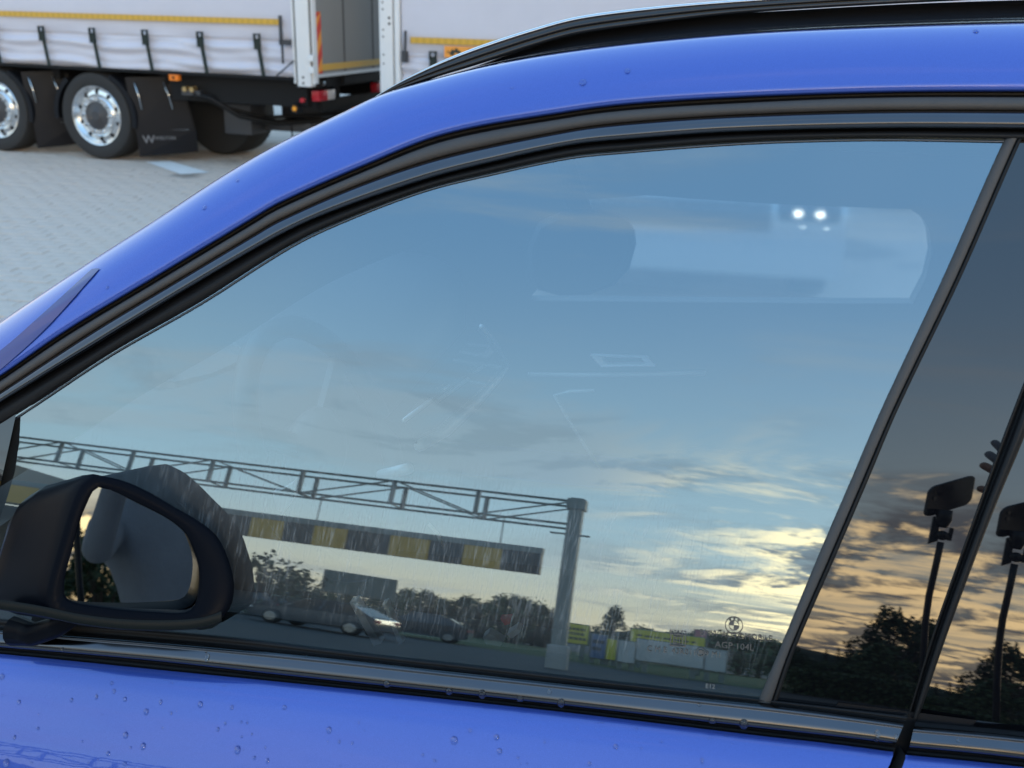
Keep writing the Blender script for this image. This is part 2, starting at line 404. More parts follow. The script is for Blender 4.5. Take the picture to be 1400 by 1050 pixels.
# painted A pillar and roof side, rolling over into the roof
a, b = catmull(roof_edge, NB), catmull(blue_lo, NB)
prof = [(0.0, -.046), (.010, -.037), (.025, -.031), (.05, -.0265), (.10, -.0205), (.18, -.0135), (.30, -.006), (.45, .0), (.65, .0045), (.85, .0065), (.955, .006), (.985, .003), (1.0, -.004)]
rows = [[hit(*(p.lerp(q, t_)), off) for p, q in zip(a, b)] for t_, off in prof]
top = rows[0]
ext = [[p+Vector((0, dy, dz)) for p in top] for dy, dz in ((.06, -.012), (.03, -.004))]
loft('roof_side', ext+rows, 'blue_paint', car)
band('roof_gap', blue_lo, brown_hi, [(0, -.004), (.2, -.016), (.8, -.016), (1, .002)], 'gap_black', car, NB)
band('frame_rubber', brown_hi, grey_hi, [(0, -.004), (.06, .004), (.5, .007), (.94, .004), (1, -.002)], 'rubber_matte', car, NB)
band('window_frame', grey_hi, grey_lo, [(0, -.002), (.05, .008), (.25, .0135), (.55, .0155), (.80, .0135), (.92, .0085), (.97, .004), (1, -.003)], 'trim_gloss', car, NB)
band('frame_seal', grey_lo, glass_hi, [(0, -.004), (.15, .004), (.45, .006), (.75, .005), (.88, .002), (1, -.001)], 'rubber', car, NB)

# roof: side sill of the roof with rail above it
sill_hi = [(560,112),(628,98),(700,72),(790,46.5),(971,22),(1100,13),(1250,5),(1400,0),(1640,-5)]
sill_lo = [(511,133),(546,121),(666,90),(790,68.5),(950,51),(1100,41),(1250,35),(1400,31),(1640,30)]
a, b = catmull(sill_hi, 60), catmull(sill_lo, 60)
rows = [[hit(*(p.lerp(q, t_)), off) for p, q in zip(a, b)] for t_, off in [(0, -.135), (.3, -.125), (.7, -.110), (.84, -.100), (.86, -.082), (1.05, -.066)]]
loft('roof_ditch', rows, 'piano_grey', car)
rail_hi = [(505,137),(540,115),(580,94),(620,76),(666,58.6),(720,41),(790,22),(900,8),(1014,-1),(1200,-13),(1400,-22),(1640,-28)]
rail_lo = [(505,140),(546,122),(600,104),(640,92),(690,76),(740,60),(790,47),(900,31),(1014,18),(1200,6),(1400,-3),(1640,-9)]
a, b = catmull(rail_hi, 80), catmull(rail_lo, 80)
def rail_rows(pr): return [[hit(*(p.lerp(q, t_)), off) for p, q in zip(a, b)] for t_, off in pr]
loft('roof_rail', rail_rows([(.30, -.140), (.16, -.112), (.22, -.100), (.45, -.096), (.60, -.098), (.66, -.104), (.72, -.098), (.95, -.100), (1.02, -.120), (.9, -.140)]), 'rail_black', car)
loft('rail_moulding', rail_rows([(.24, -.128), (.02, -.118), (.0, -.110), (.05, -.101), (.17, -.098), (.20, -.104)]), 'silver', car)
# roof skin running across to the far side
rr = [p for p in top if p.x > -.42]
rows = [[p+Vector((0, dy, dz)) for p in rr] for dy, dz in ((1.40, -.09), (1.2, -.07), (.8, -.05), (.4, -.035), (.16, -.025), (.055, -.014))]
loft('roof', rows, 'gloss_black', car)

# door glass
def pane(name, top_c, bot_c, material, nu=110, nv=60, off=lambda x: 0., label=None):
    a, b = catmull(top_c, nu), catmull(bot_c, nu); rows = []
    for j in range(nv+1):
        t_ = j/nv; r = []
        for p, q in zip(a, b):
            px = p.lerp(q, t_); h0 = hit(*px); r.append(hit(*px, off(h0.x)))
        rows.append(r)
    return loft(name, rows, material, car, True, label)
glass_lo = [(-120,834),(0,846),(160,858),(319,872),(480,892),(661,912),(860,935),(1045,956)]
pane('door_glass', [(23,563)]+glass_hi[3:15]+[(1381,189)], [(-60,845),(0,851)]+[(p[0], p[1]+6) for p in glass_lo[2:-1]]+[(1036,961)], 'side_glass', label='wide curved front door window full of mirrored sky')
# ground edge of the glass under the seal
band('glass_edge', [(p[0], p[1]+1) for p in glass_hi[1:-1]], [(p[0]+.5, p[1]+4) for p in glass_hi[1:-1]], [(0, .001), (.5, .0022), (1, .001)], 'trim_edge', car, NB)
lin_lo = [(p[0]+34, p[1]+62) for p in glass_hi[1:9]]
band('pillar_lining', glass_hi[1:9], lin_lo, [(0, -.045), (.5, -.052), (1, -.060)], 'interior_dark', car, 50)
# sail panel at the front corner of the window
sail = [[(-150,670),(-100,640),(-30,598),(8,575),(22,566)], [(-150,740),(-110,735),(-50,733),(-20,730),(-14,728)], [(-150,842),(-130,843),(-90,845),(-50,849),(-38,852)]]
n_ = 14; cs = [catmull(c, n_) for c in sail]
rows = [[hit(*cs[0][i].lerp(cs[1][i], t_), .004+.006*math.sin(math.pi*min(1, t_*1.0))) for i in range(n_)] for t_ in (0, .25, .5, .75, 1)] + \
       [[hit(*cs[1][i].lerp(cs[2][i], t_), .008) for i in range(n_)] for t_ in (.3, .6, 1)]
loft('sail_panel', rows, 'gloss_black', car)

# divider between door glass and pillar
div_l = [(1381,184),(1372,193),(1290,378),(1205,560),(1163,658),(1120,758),(1068,884),(1036,960)]
div_m = [(1397,182),(1389,193),(1307,380),(1221,560),(1178,660),(1135,760),(1079,890),(1054,962)]
div_r = [(1403,182),(1396,193),(1314,380),(1228,560),(1185,662),(1142,762),(1086,892),(1062,963)]
def strip_v(name, L, Rr, prof, material, n=70, zz=None):
    a, b = catmull(L, n), catmull(Rr, n)
    rows = [[hit(*(p.lerp(q, t_)), off) for t_, off in prof] for p, q in zip(a, b)]
    return loft(name, rows, material, car)
strip_v('pillar_trim', div_l, div_m, [(0, -.001), (.05, .003), (.5, .004), (.93, .0035), (1, -.002)], 'rubber_matte')
strip_v('pillar_seal', div_m, div_r, [(0, .000), (.3, .003), (.7, .003), (1, -.004)], 'rubber')
# gloss panels of the pillar: front door and rear door
gap_l = [(1548,140),(1500,262),(1440,418),(1385,560),(1369,602),(1334,700),(1278,859),(1241,980)]
gap_r = [(1582,140),(1532,262),(1471,418),(1415,560),(1400,602),(1359,700),(1299,859),(1256,984)]
def vpane(name, L, Rr, material, off, n=70, m=30):
    a, b = catmull(L, n), catmull(Rr, n); rows = []
    for p, q in zip(a, b):
        r = []
        for k in range(m+1):
            px = p.lerp(q, k/m); h0 = hit(*px); r.append(hit(*px, off(h0)))
        rows.append(r)
    return loft(name, rows, material, car)
vpane('pillar_panel', [(p[0]-1, p[1]) for p in div_r], [(p[0]+2, p[1]) for p in gap_l], 'gloss_black', lambda p: -.003)
PH = rad(3.1)
def rear_off(p):
    d = Vector((gap_r[3][0]-gap_r[6][0], gap_r[3][1]-gap_r[6][1]))
    xl = hit(1415-(1.0-0)*0, 560).x+(p.z-hit(1415, 560).z)*((hit(1299, 859).x-hit(1415, 560).x)/(hit(1299, 859).z-hit(1415, 560).z))
    return -.010+math.tan(PH)*(p.x-xl)
vpane('rear_quarter_panel', [(p[0]-3, p[1]) for p in gap_r], [(p[0]+420, p[1]+20) for p in gap_r], 'gloss_black', rear_off)
strip_v('door_gap_seal', gap_l, gap_r, [(0, -.004), (.06, -.001), (.18, -.006), (.34, -.012), (.42, -.003), (.6, .002), (.8, .001), (.92, -.006), (1, -.014)], 'rubber')

# belt line: seal, moulding, gap
G_ = [(-260,818),(-150,830),(0,846),(160,858),(319,872),(480,892),(661,912),(860,935),(1036,955),(1140,967),(1241,979)]
T1 = [(-260,832),(-150,845),(0,860),(200,875),(400,893),(600,915),(800,937),(1048,963),(1150,976),(1237,988)]
T2 = [(-260,862),(-150,874),(0,886),(200,904),(400,926),(600,947),(800,969),(1048,998),(1130,1007),(1224,1018)]
D_ = [(-260,871),(-150,882),(0,894),(229,917),(400,934),(600,955),(800,977),(1048,1007),(1130,1016),(1221,1028)]
band('belt_seal', G_, T1, [(0, -.002), (.1, .003), (.45, .004), (.6, .0), (.9, .004), (1, .006)], 'rubber', car)
bp = [(0, .004), (.05, .011), (.16, .0145), (.20, .0150), (.24, .0135), (.30, .0140), (.55, .0170), (.80, .0185), (.90, .0175), (.96, .0130), (1, .004)]
band('belt_moulding', T1, T2, bp, 'trim_gloss', car)
band('belt_gap', T2, D_, [(0, .004), (.2, -.010), (.8, -.010), (1, .004)], 'gap_black', car)
GR = [(1252,985),(1330,993),(1400,1000),(1640,1030)]; T1r = [(1250,993),(1330,1000),(1400,1007),(1640,1037)]
T2r = [(1243,1023),(1330,1031),(1400,1039),(1640,1069)]; Dr = [(1238,1032),(1330,1041),(1400,1049),(1640,1080)]
band('rear_belt_seal', GR, T1r, [(0, -.008), (.3, .002), (.9, .004), (1, .006)], 'rubber', car, 30)
band('rear_belt_moulding', T1r, T2r, bp, 'trim_gloss', car, 30)
band('rear_belt_gap', T2r, Dr, [(0, .004), (.2, -.010), (.8, -.010), (1, .004)], 'gap_black', car, 30)
# door skins
SK = [(0, 0), (-.004, -.001), (-.010, -.006), (-.0195, -.02), (-.032, -.04), (-.0495, -.07), (-.070, -.11), (-.091, -.16), (-.112, -.24), (-.120, -.34), (-.112, -.46), (-.09, -.58), (-.05, -.70)]
def skin(name, curve, xcut, side):
    pts = [hit(*p, .006) for p in catmull(curve, 100)]; rows = []
    for dy, dz in SK:
        sh = xcut*dz; r = []
        for i, p in enumerate(pts):
            k = i/99 if side > 0 else 1-i/99
            r.append(p+Vector((sh*k, dy, dz)))
        rows.append(r)
    # returned edge at the shut line
    e = -1 if side > 0 else 0
    ob = loft(name, rows, 'blue_paint', car)
    loft('door_edge', [[r[e], r[e]+Vector((.004*side, .012, 0))] for r in rows], 'gap_black', ob)
    return ob
skin('door_skin', D_, .55, 1)
skin('rear_door_skin', Dr, .55, -1)
# dark jamb behind the shut line
pts = [hit(1232+dx, 985, -.03) for dx in (-40, 40)]
mb = MB(); 
for z0, z1, s0, s1 in ((1.12, 1.0, 0, -.07), (1.0, .6, -.07, -.30)):
    x0 = hit(1240, 985).x
    mb.add([(x0-.06+s0, YB+.01, z0), (x0+.06+s0, YB+.01, z0), (x0+.06+s1, YB+.005, z1), (x0-.06+s1, YB+.005, z1)], [(0, 3, 2, 1)])
mb.build('door_jamb', 'gap_black', car)
# lower body, wheels and far side: closed shell down to the ground
YF = 2.72
low = MB(); low.box((-1.95, .95, .28), (2.75, YF-.05, .62), .06); low.box((-1.95, .93, .62), (-1.0, YF-.04, .84), .08); low.box((1.9, .95, .62), (2.8, YF-.05, 1.05), .1)
low.build('lower_body', 'blue_paint', car, True)
for wx in (-1.32, 1.62):
    for wy, sg in ((.92, 1), (YF, -1)):
        mb = MB(); mb.lathe([(.0, 0), (.24, 0), (.26, -.01*sg), (.27, .02*sg), (.36, .02*sg), (.375, .06*sg), (.375, .20*sg), (.36, .24*sg), (.2, .24*sg)], 'Y', (wx, wy-.06*sg, .375), 36)
        mb.build('wheel', 'rubber', car, True)
# bonnet
hood = []
for i in range(9):
    v = i/8; yy = .93+v*(YF-.93); cr = math.sin(math.pi*v)
    hood.append([Vector((-.93-.16*cr-u*.95, yy, 0.955+.05*cr**.6-.11*u*u-.02*u)) for u in [k/10 for k in range(11)]])
loft('bonnet', [list(r) for r in hood], 'blue_paint', car)
loft('bonnet_edge', [[r[0]+Vector((.0, 0, .004)) for r in hood], [r[0]+Vector((.02, 0, -.03)) for r in hood]], 'gap_black', car)
# windscreen
ap = [p for p in top if -1.12 < p.x < -.40]
loft('windscreen', [[p+Vector((-.03*math.sin(math.pi*t_), .02+t_*(1.45+.15*(1.7-p.z)), -.012-.075*t_)) for p in ap] for t_ in (1, .9, .75, .5, .25, .1, 0)], 'screen_glass', car)
loft('far_pillar', [[p+Vector((0, .02+1.45+.15*(1.7-p.z)+dy, -.085-dz)) for p in ap] for dy, dz in ((.10, .10), (.06, .03), (.0, .0))], 'blue_paint', car)

# door mirror
def facing(yaw, pit): return Vector((math.cos(rad(yaw))*math.cos(rad(pit)), math.sin(rad(yaw))*math.cos(rad(pit)), math.sin(rad(pit))))
mn = facing(-66, 24); mgn = facing(-54.6, 15.4)
mp0 = at_y(190, 760, .838)
dm = car
def mpt(px, py, back=0.): return on_plane(px, py, mp0, mn)-mn*back
outer = [(128,648),(171,658),(206,674),(240,694),(268,710),(291,727),(303,743),(311,762),(318,785),(320,805),(316,828),(303,845),(285,852),(240,856),(171,856),(110,850),(72,842),(62,822),(66,795),(76,760),(86,726),(97,692),(109,665)]
inner = [(137,669),(160,675),(185,687),(219,704),(238,716),(254,731),(263,750),(270,770),(272,788),(271,806),(268,822),(262,833),(250,838),(215,837),(171,834),(130,829),(98,823),(88,815),(88,800),(92,780),(98,762),(106,735),(113,711),(122,690),(130,674)]
def loop(pts, n=64):
    c = catmull(pts+[pts[0]], n+1)[:-1]
    cen = Vector((190, 765)); best = min(range(n), key=lambda i: abs(math.atan2((c[i]-cen).y, (c[i]-cen).x)+math.pi/2))
    return c[best:]+c[:best]
lo_, li_ = loop(outer), loop(inner)
def keep_out(p, gap=.012):
    y = side_y(p.x, p.z)-gap; return Vector((p.x, min(p.y, y), p.z))
O3 = [keep_out(mpt(*p), .006) for p in lo_]; I3 = [mpt(*p) for p in li_]
cen = sum(O3, Vector())/len(O3)
def ringrow(base, sc, back, shift=Vector((0, 0, 0))): return [keep_out(cen+(p-cen)*sc-Vector((.93, -.36, .34))*back+shift) for p in base]
rings = [[p-mn*.026 for p in I3], [p-mn*.002 for p in I3], [p.lerp(q, .12)+mn*.002 for p, q in zip(I3, O3)], [p.lerp(q, .8)+mn*.002 for p, q in zip(I3, O3)], O3]
back = [ringrow(O3, 1.0, .018), ringrow(O3, .97, .045), ringrow(O3, .93, .085), ringrow(O3, .84, .12), ringrow(O3, .66, .15), ringrow(O3, .42, .165)]
def closed(name, rings, material, parent, cap=False, smooth=True, label=None):
    n = len(rings[0]); v = [p for r in rings for p in r]
    f = [(i*n+k, (i+1)*n+k, (i+1)*n+(k+1) % n, i*n+(k+1) % n) for i in range(len(rings)-1) for k in range(n)]
    if cap: f.append(tuple((len(rings)-1)*n+k for k in range(n)))
    return mesh(name, v, f, material, parent, smooth, label)
hs = closed('door_mirror', rings+back, 'mirror_shell', car, True, label='black door mirror reflecting trees and the grey shirted photographer')
ic = sum(I3, Vector())/len(I3)-mn*.011
gl_ = mesh('mirror_glass', [p-mn*((p-ic).dot(mgn)/mn.dot(mgn)) for p in [ic+(p_-ic)*1.03 for p_ in I3]], [tuple(range(len(I3)))[::-1]], 'mirror_silver', hs)
# lighter lower lip of the housing and arm to the door
lip = [p for p in [(-40,828),(0,834),(40,840),(72,846),(110,854),(171,861),(240,862),(280,858),(303,850)]]
c_ = catmull(lip, 30)
loft('mirror_lip', [[mpt(p.x, p.y-15, -.003) for p in c_], [mpt(p.x, p.y-3, -.005) for p in c_], [mpt(p.x, p.y+1, .004) for p in c_], [keep_out(mpt(p.x, p.y-1, .05)) for p in c_]], 'mirror_lower', hs)
a0 = mpt(95, 842, .05); a1 = hit(20, 862, .02)
mb = MB(); mb.tube([a0, a0.lerp(a1, .35)+Vector((0, 0, -.012)), a0.lerp(a1, .7)+Vector((0, 0, -.012)), a1], [.012, .011, .012, .016], 14); mb.build('mirror_arm', 'mirror_shell', hs, 'all')

# etched marks of the glass
def text_mesh(name, txt, px, py, size, material, parent, off=.0012, ax=(8.0, 1.0), font_w=1.0):
    cu = bpy.data.curves.new(name, 'FONT'); cu.body = txt; cu.size = size; cu.align_x = 'CENTER'; cu.align_y = 'CENTER'; cu.resolution_u = 2
    ob = bpy.data.objects.new(name, cu); C.objects.link(ob)
    dg = bpy.context.evaluated_depsgraph_get(); me = bpy.data.meshes.new_from_object(ob.evaluated_get(dg)); bpy.data.objects.remove(ob)
    return me
def on_glass(me, name, px, py, material, parent, off=.0012):
    p0 = hit(px, py); ex = (hit(px+10, py+.9)-p0).normalized(); n = normal(p0); ez = (n.cross(ex)).normalized(); ex = ez.cross(n)
    if ez.z < 0: ez = -ez
    for v in me.vertices: v.co = p0+ex*v.co.x+ez*v.co.y+n*off
    me.materials.clear(); me.materials.append(M[material])
    ob = bpy.data.objects.new(name, me); link(ob, parent); return ob
mat('etching', (.10, .09, .08), .6)
mat('etching_pale', (.22, .22, .21), .6)
dg_ = bpy.data.objects['door_glass']
on_glass(text_mesh('t', 'BMW AUTOMOBILE', 0, 0, .0075, 'etching', car), 'glass_lettering', 1006, 869, 'etching', dg_)
on_glass(text_mesh('t', 'AGP 104L', 0, 0, .0085, 'etching', car), 'glass_lettering', 1004, 883, 'etching', dg_)
on_glass(text_mesh('t', 'C M E  43R011139 M1', 0, 0, .0075, 'etching', car), 'glass_lettering', 935, 891, 'etching', dg_)
on_glass(text_mesh('t', 'II /AS2', 0, 0, .006, 'etching', car), 'glass_lettering', 927, 865, 'etching', dg_)
on_glass(text_mesh('t', 'E12', 0, 0, .006, 'etching_pale', car), 'glass_lettering', 971, 938, 'etching_pale', dg_)
def flat_ring(r0, r1, n=40, a0=0, a1=2*math.pi):
    v = []; f = []
    for k in range(n+1):
        a_ = a0+(a1-a0)*k/n; v += [(r0*math.cos(a_), r0*math.sin(a_), 0), (r1*math.cos(a_), r1*math.sin(a_), 0)]
    f = [(2*k, 2*k+1, 2*k+3, 2*k+2) for k in range(n)]
    return v, f
def me_of(parts):
    v = []; f = []
    for pv_, pf_ in parts: k = len(v); v += pv_; f += [tuple(i+k for i in q_) for q_ in pf_]
    me = bpy.data.meshes.new('mark'); me.from_pydata(v, [], f); return me
R_ = .0082
on_glass(me_of([flat_ring(R_*.92, R_), flat_ring(R_*.52, R_*.58), flat_ring(0, R_*.52, 10, math.pi/2, math.pi), flat_ring(0, R_*.52, 10, -math.pi/2, 0),
                flat_ring(R_*.66, R_*.84, 4, 2.05, 2.35), flat_ring(R_*.66, R_*.84, 4, 1.42, 1.72), flat_ring(R_*.66, R_*.84, 4, .78, 1.08)]), 'glass_emblem', 1003.5, 855, 'etching', dg_)
sq = lambda w_, h_, th: ([(-w_,-h_,0),(w_,-h_,0),(w_,h_,0),(-w_,h_,0),(-w_+th,-h_+th,0),(w_-th,-h_+th,0),(w_-th,h_-th,0),(-w_+th,h_-th,0)], [(0,1,5,4),(1,2,6,5),(2,3,7,6),(3,0,4,7)])
on_glass(me_of([sq(.0075, .006, .0011), sq(.0045, .0040, .001), sq(.0018, .0040, .0008)]), 'glass_emblem', 927, 875, 'etching', dg_)
on_glass(me_of([flat_ring(.0036, .0042), flat_ring(0, .002)]), 'glass_emblem', 958, 891, 'etching', dg_)
mat('grille_grey', (.20, .205, .205), .5, bump=.6, bscale=500)

# ------------------------------------------------------------------ cabin
cab = MB(); cab.box((-1.05, 1.02, .38), (1.95, 2.5, .42)); cab.build('cabin_floor', 'interior_dark', car)
mb = MB(); mb.box((1.9, 1.0, .42), (1.95, 2.5, 1.66)); mb.build('rear_bulkhead', 'interior_dark', car)
mb = MB(); mb.box((-1.02, 1.0, .42), (-.98, 2.5, .98)); mb.build('front_bulkhead', 'interior_dark', car)
hl = [[Vector((x, y, z)) for x in (-.04, .1, .5, 1.0, 1.9)] for y, z in ((1.10, 1.585), (1.2, 1.60), (1.5, 1.60), (1.9, 1.595), (2.3, 1.58), (2.42, 1.56))]
loft('headliner', hl, 'leather', car)
mb = MB(); mb.box((-1.0, .945, .45), (1.9, 1.0, 1.075), .02); mb.build('door_lining', 'dash', car, True)
# far side: door with its window opening and glass
op = [(722,411),(752,372),(778,318),(780,290),(805,273),(885,267),(950,272),(1060,279),(1160,283),(1245,286),(1262,298),(1271,316),(1274,345),(1266,380),(1248,415),(1150,415),(1040,414),(930,413),(820,412)]
o3 = [at_y(*p, 2.5) for p in op]; cx_ = sum(p.x for p in o3)/len(o3); cz_ = sum(p.z for p in o3)/len(o3)
big_ = []
for p in o3:
    dx, dz = p.x-cx_, p.z-cz_; k = min((1.9-cx_ if dx > 0 else cx_+1.15)/max(abs(dx), 1e-4), (1.66-cz_ if dz > 0 else cz_-.42)/max(abs(dz), 1e-4))
    q = Vector((cx_+dx*k, 2.5, cz_+dz*k)); q.z = min(q.z, 1.60, 1.0+(q.x+1.15)*.75); q.z = max(q.z, .42); big_.append(q)
n_ = len(op)
inn = [p+Vector((0, .05, 0)) for p in o3]
fd = mesh('far_door', big_+o3+inn, [(i, (i+1) % n_, (i+1) % n_+n_, i+n_) for i in range(n_)]+[(i+n_, (i+1) % n_+n_, (i+1) % n_+2*n_, i+2*n_) for i in range(n_)], 'dash', car)
mesh('far_door_glass', [p+Vector((0, .03, 0)) for p in o3], [tuple(range(n_))], 'dewy_glass', fd)
# door pull and trim line on it
hp = [(808,483),(850,485),(886,486),(897,498),(860,498),(822,499)]
h3 = [at_y(*p, 2.47) for p in hp]; hc = sum(h3, Vector())/6
rg = [[p for p in h3], [p+Vector((0, -.015, 0)) for p in h3], [hc+(p-hc)*.72+Vector((0, -.012, 0)) for p in h3], [hc+(p-hc)*.70+Vector((0, .01, 0)) for p in h3]]
closed('door_pull', rg, 'interior_silver', fd, smooth=False)
mb = MB(); mb.tube([at_y(*p, 2.47) for p in ((722,512),(800,513),(880,512),(965,510))], .006, 6); mb.build('door_trim_line', 'cream_trim', fd, 'all')
# dashboard
dp = []
for i in range(13):
    v = i/12; y = 1.0+v*1.49
    hump = .035*math.exp(-((y-1.36)/.22)**2)
    dp.append([Vector((x+.05*math.sin(math.pi*v), y, z+hump*hk)) for x, z, hk in ((-1.05, 1.09, 0), (-.92, 1.115, .3), (-.76, 1.125, 1), (-.66, 1.118, 1), (-.60, 1.09, .8), (-.575, 1.03, .2), (-.58, .90, 0), (-.62, .70, 0), (-.75, .45, 0))])
ds = loft('dashboard', dp, 'dash', car)
gq = [at_z(*p, 1.137) for p in ((214,528),(262,493),(310,468),(338,490),(330,502),(290,520),(240,532))]
gc = sum(gq, Vector())/7
closed('speaker_grille', [gq, [p+Vector((0, 0, .012)) for p in gq], [gc+(p-gc)*.9+Vector((0, 0, .012)) for p in gq], [gc+(p-gc)*.86+Vector((0, 0, .002)) for p in gq]], 'grille_grey', ds, True, False)
# steering wheel
wc = at_y(448, 610, 1.33); wn = Vector((.90, -.05, .43)).normalized()
ta = wn.cross(Vector((0, 1, 0))).normalized(); tb = wn.cross(ta)
mb = MB(); v = []; f = []
NU, NV, RW, rw = 48, 12, .182, .017
for i in range(NU):
    a_ = 2*math.pi*i/NU; e = ta*math.cos(a_)+tb*math.sin(a_)
    for j in range(NV):
        b_ = 2*math.pi*j/NV; v.append(wc+e*(RW+rw*math.cos(b_))+wn*rw*math.sin(b_))
for i in range(NU):
    for j in range(NV): f.append((i*NV+j, ((i+1) % NU)*NV+j, ((i+1) % NU)*NV+(j+1) % NV, i*NV+(j+1) % NV))
sw = mesh('steering_wheel', v, f, 'leather', car, True)
mb = MB(); mb.sphere(wc-wn*.02, .07, 16, 10, (.6, 1, .9)); mb.build('horn_pad', 'leather', sw, 'all')
for a_ in (0, 2.1, -2.1):
    e = -tb*math.sin(a_)+ta*-math.cos(a_); e = (ta*math.cos(a_+math.pi)+tb*math.sin(a_+math.pi))
    mb = MB(); mb.bar(wc-wn*.015+e*.05, wc+e*.178, .03, .012, wn); mb.build('spoke', 'leather', sw)
mb = MB(); mb.tube([wc-wn*.03, wc-wn*.25], [.045, .055], 14); mb.build('steering_column', 'interior_dark', sw, 'all')
mb = MB(); mb.tube([at_y(560, 640, 1.28), at_y(520, 650, 1.30)], .008, 8); mb.build('indicator_stalk', 'interior_silver', sw, 'all')
# curved display
X_ = Vector((1, 0, 0)); dx0 = Vector((-.372, 0, 0))
q4 = [on_plane(*p, dx0, X_) for p in ((548,577),(657,446),(694,502),(573,610))]
q4b = [p+Vector((-.022, 0, .0)) for p in q4]
sc_ = mesh('display', q4+q4b, [(0, 1, 2, 3), (7, 6, 5, 4), (0, 4, 5, 1), (1, 5, 6, 2), (2, 6, 7, 3), (3, 7, 4, 0)], 'screen_off', car)
mb = MB(); mb.tube([on_plane(*p, dx0+Vector((.004, 0, 0)), X_) for p in ((574,609),(610,590),(650,553),(680,520),(693,503))], [.009, .008, .007, .0055, .004], 8); mb.build('display_edge', 'interior_silver', sc_, 'all')
mb = MB(); mb.tube([on_plane(*p, dx0+Vector((.004, 0, 0)), X_) for p in ((658,446),(676,468),(694,500))], .004, 8); mb.build('display_edge', 'interior_silver', sc_, 'all')
for pp in (((552,575),(590,546)), ((598,548),(640,518)), ((606,533),(614,528)), ((648,509),(658,503))):
    mb = MB(); mb.tube([on_plane(*p, dx0+Vector((.004, 0, 0)), X_) for p in pp], .0032, 6); mb.build('display_strip', 'interior_silver', sc_, 'all')
# console, seats, belt buckle
mb = MB(); mb.box((-.6, 1.6, .42), (.6, 1.95, .80), .03); mb.build('centre_console', 'dash', car, True)
def seat(y0):
    mb = MB(); mb.box((-.05, y0, .50), (.50, y0+.50, .70), .06); st_ = mb.build('seat', 'leather', car, True)
    mb = MB(); mb.prism([(.48, .62), (.62, .60), (.86, 1.20), (.78, 1.24), (.70, 1.22)], lambda p, q: Vector((p, y0+.03, q)), lambda p, q: Vector((p, y0+.47, q))); mb.build('backrest', 'leather', st_)
    mb = MB(); mb.box((.80, y0+.12, 1.26), (.92, y0+.38, 1.44), .04); mb.build('headrest', 'leather', st_, True)
    return st_
seat(1.08); seat(1.97)
mb = MB(); mb.tube([at_y(*p, 2.2) for p in ((812,534),(780,535),(758,540),(775,570),(800,610),(822,642))], .0035, 6); mb.build('seat_piping', 'cream_trim', car, 'all')
bq = [on_plane(*p, Vector((-.0, .93, 0)), Vector((0, 1, 0))) for p in ((684,846),(699,845),(697,853),(690,855))]
mesh('belt_buckle', bq+[p+Vector((0, .008, 0)) for p in bq], [(0, 3, 2, 1), (4, 5, 6, 7), (0, 1, 5, 4), (1, 2, 6, 5), (2, 3, 7, 6), (3, 0, 4, 7)], 'red_plastic', car)
def slab(name, pts, y, th, material, parent=car):
    a_ = [at_y(*p, y) for p in pts]; n = len(a_)
    return mesh(name, a_+[p+Vector((0, th, 0)) for p in a_], [tuple(range(n)), tuple(range(n, 2*n))[::-1]]+[(i, (i+1) % n, (i+1) % n+n, i+n) for i in range(n)], material, parent)
slab('console_cover', [(660,872),(668,866),(688,878),(684,884),(664,880)], .93, .012, 'white_plastic')
slab('console_cover', [(693,868),(707,859),(712,864),(700,873)], .93, .012, 'interior_silver')
slab('door_grab_bar', [(478,824),(487,822),(521,880),(511,883)], .925, .012, 'white_plastic')
slab('door_grab_bar', [(523,826),(528,825),(551,879),(545,881)], .925, .010, 'white_plastic')
slab('pale_piece', [(373,673),(383,671),(400,661),(396,690),(388,700),(379,698)], 1.10, .01, 'white_plastic')  # this and the next two: small pale pieces added for unidentified white marks
mb = MB(); mb.tube([at_y(*p, 1.1) for p in ((586,716),(597,728),(606,746))], .002, 6); mb.build('pale_piece', 'interior_silver', car, 'all')
mb = MB(); mb.tube([at_y(*p, 1.1) for p in ((387,700),(399,741))], .0012, 6); mb.build('pale_piece', 'interior_silver', car, 'all')
# interior mirror
rm = [(868,338),(866,320),(857,305),(840,295),(805,290),(765,293),(735,306),(722,335),(722,372),(735,396),(765,404),(805,403),(840,390),(860,368)]
r3 = [at_y(*p, 1.80) for p in rm]; rc = sum(r3, Vector())/len(r3)
im = closed('interior_mirror', [[rc+(p-rc)*.9+Vector((0, -.012, 0)) for p in r3], r3, [p+Vector((0, .03, 0)) for p in r3], [rc+(p-rc)*.75+Vector((0, .06, 0)) for p in r3]], 'interior_dark', car, True)
mesh('mirror_face', [rc+(p-rc)*.9+Vector((0, -.012, 0)) for p in r3], [tuple(range(len(r3)))[::-1]], 'interior_dark', im)
mb = MB(); mb.tube([rc+Vector((0, .03, .04)), rc+Vector((-.06, .05, .18)), rc+Vector((-.1, .05, .30))], .018, 10); mb.build('mirror_stem', 'interior_dark', im, 'all')

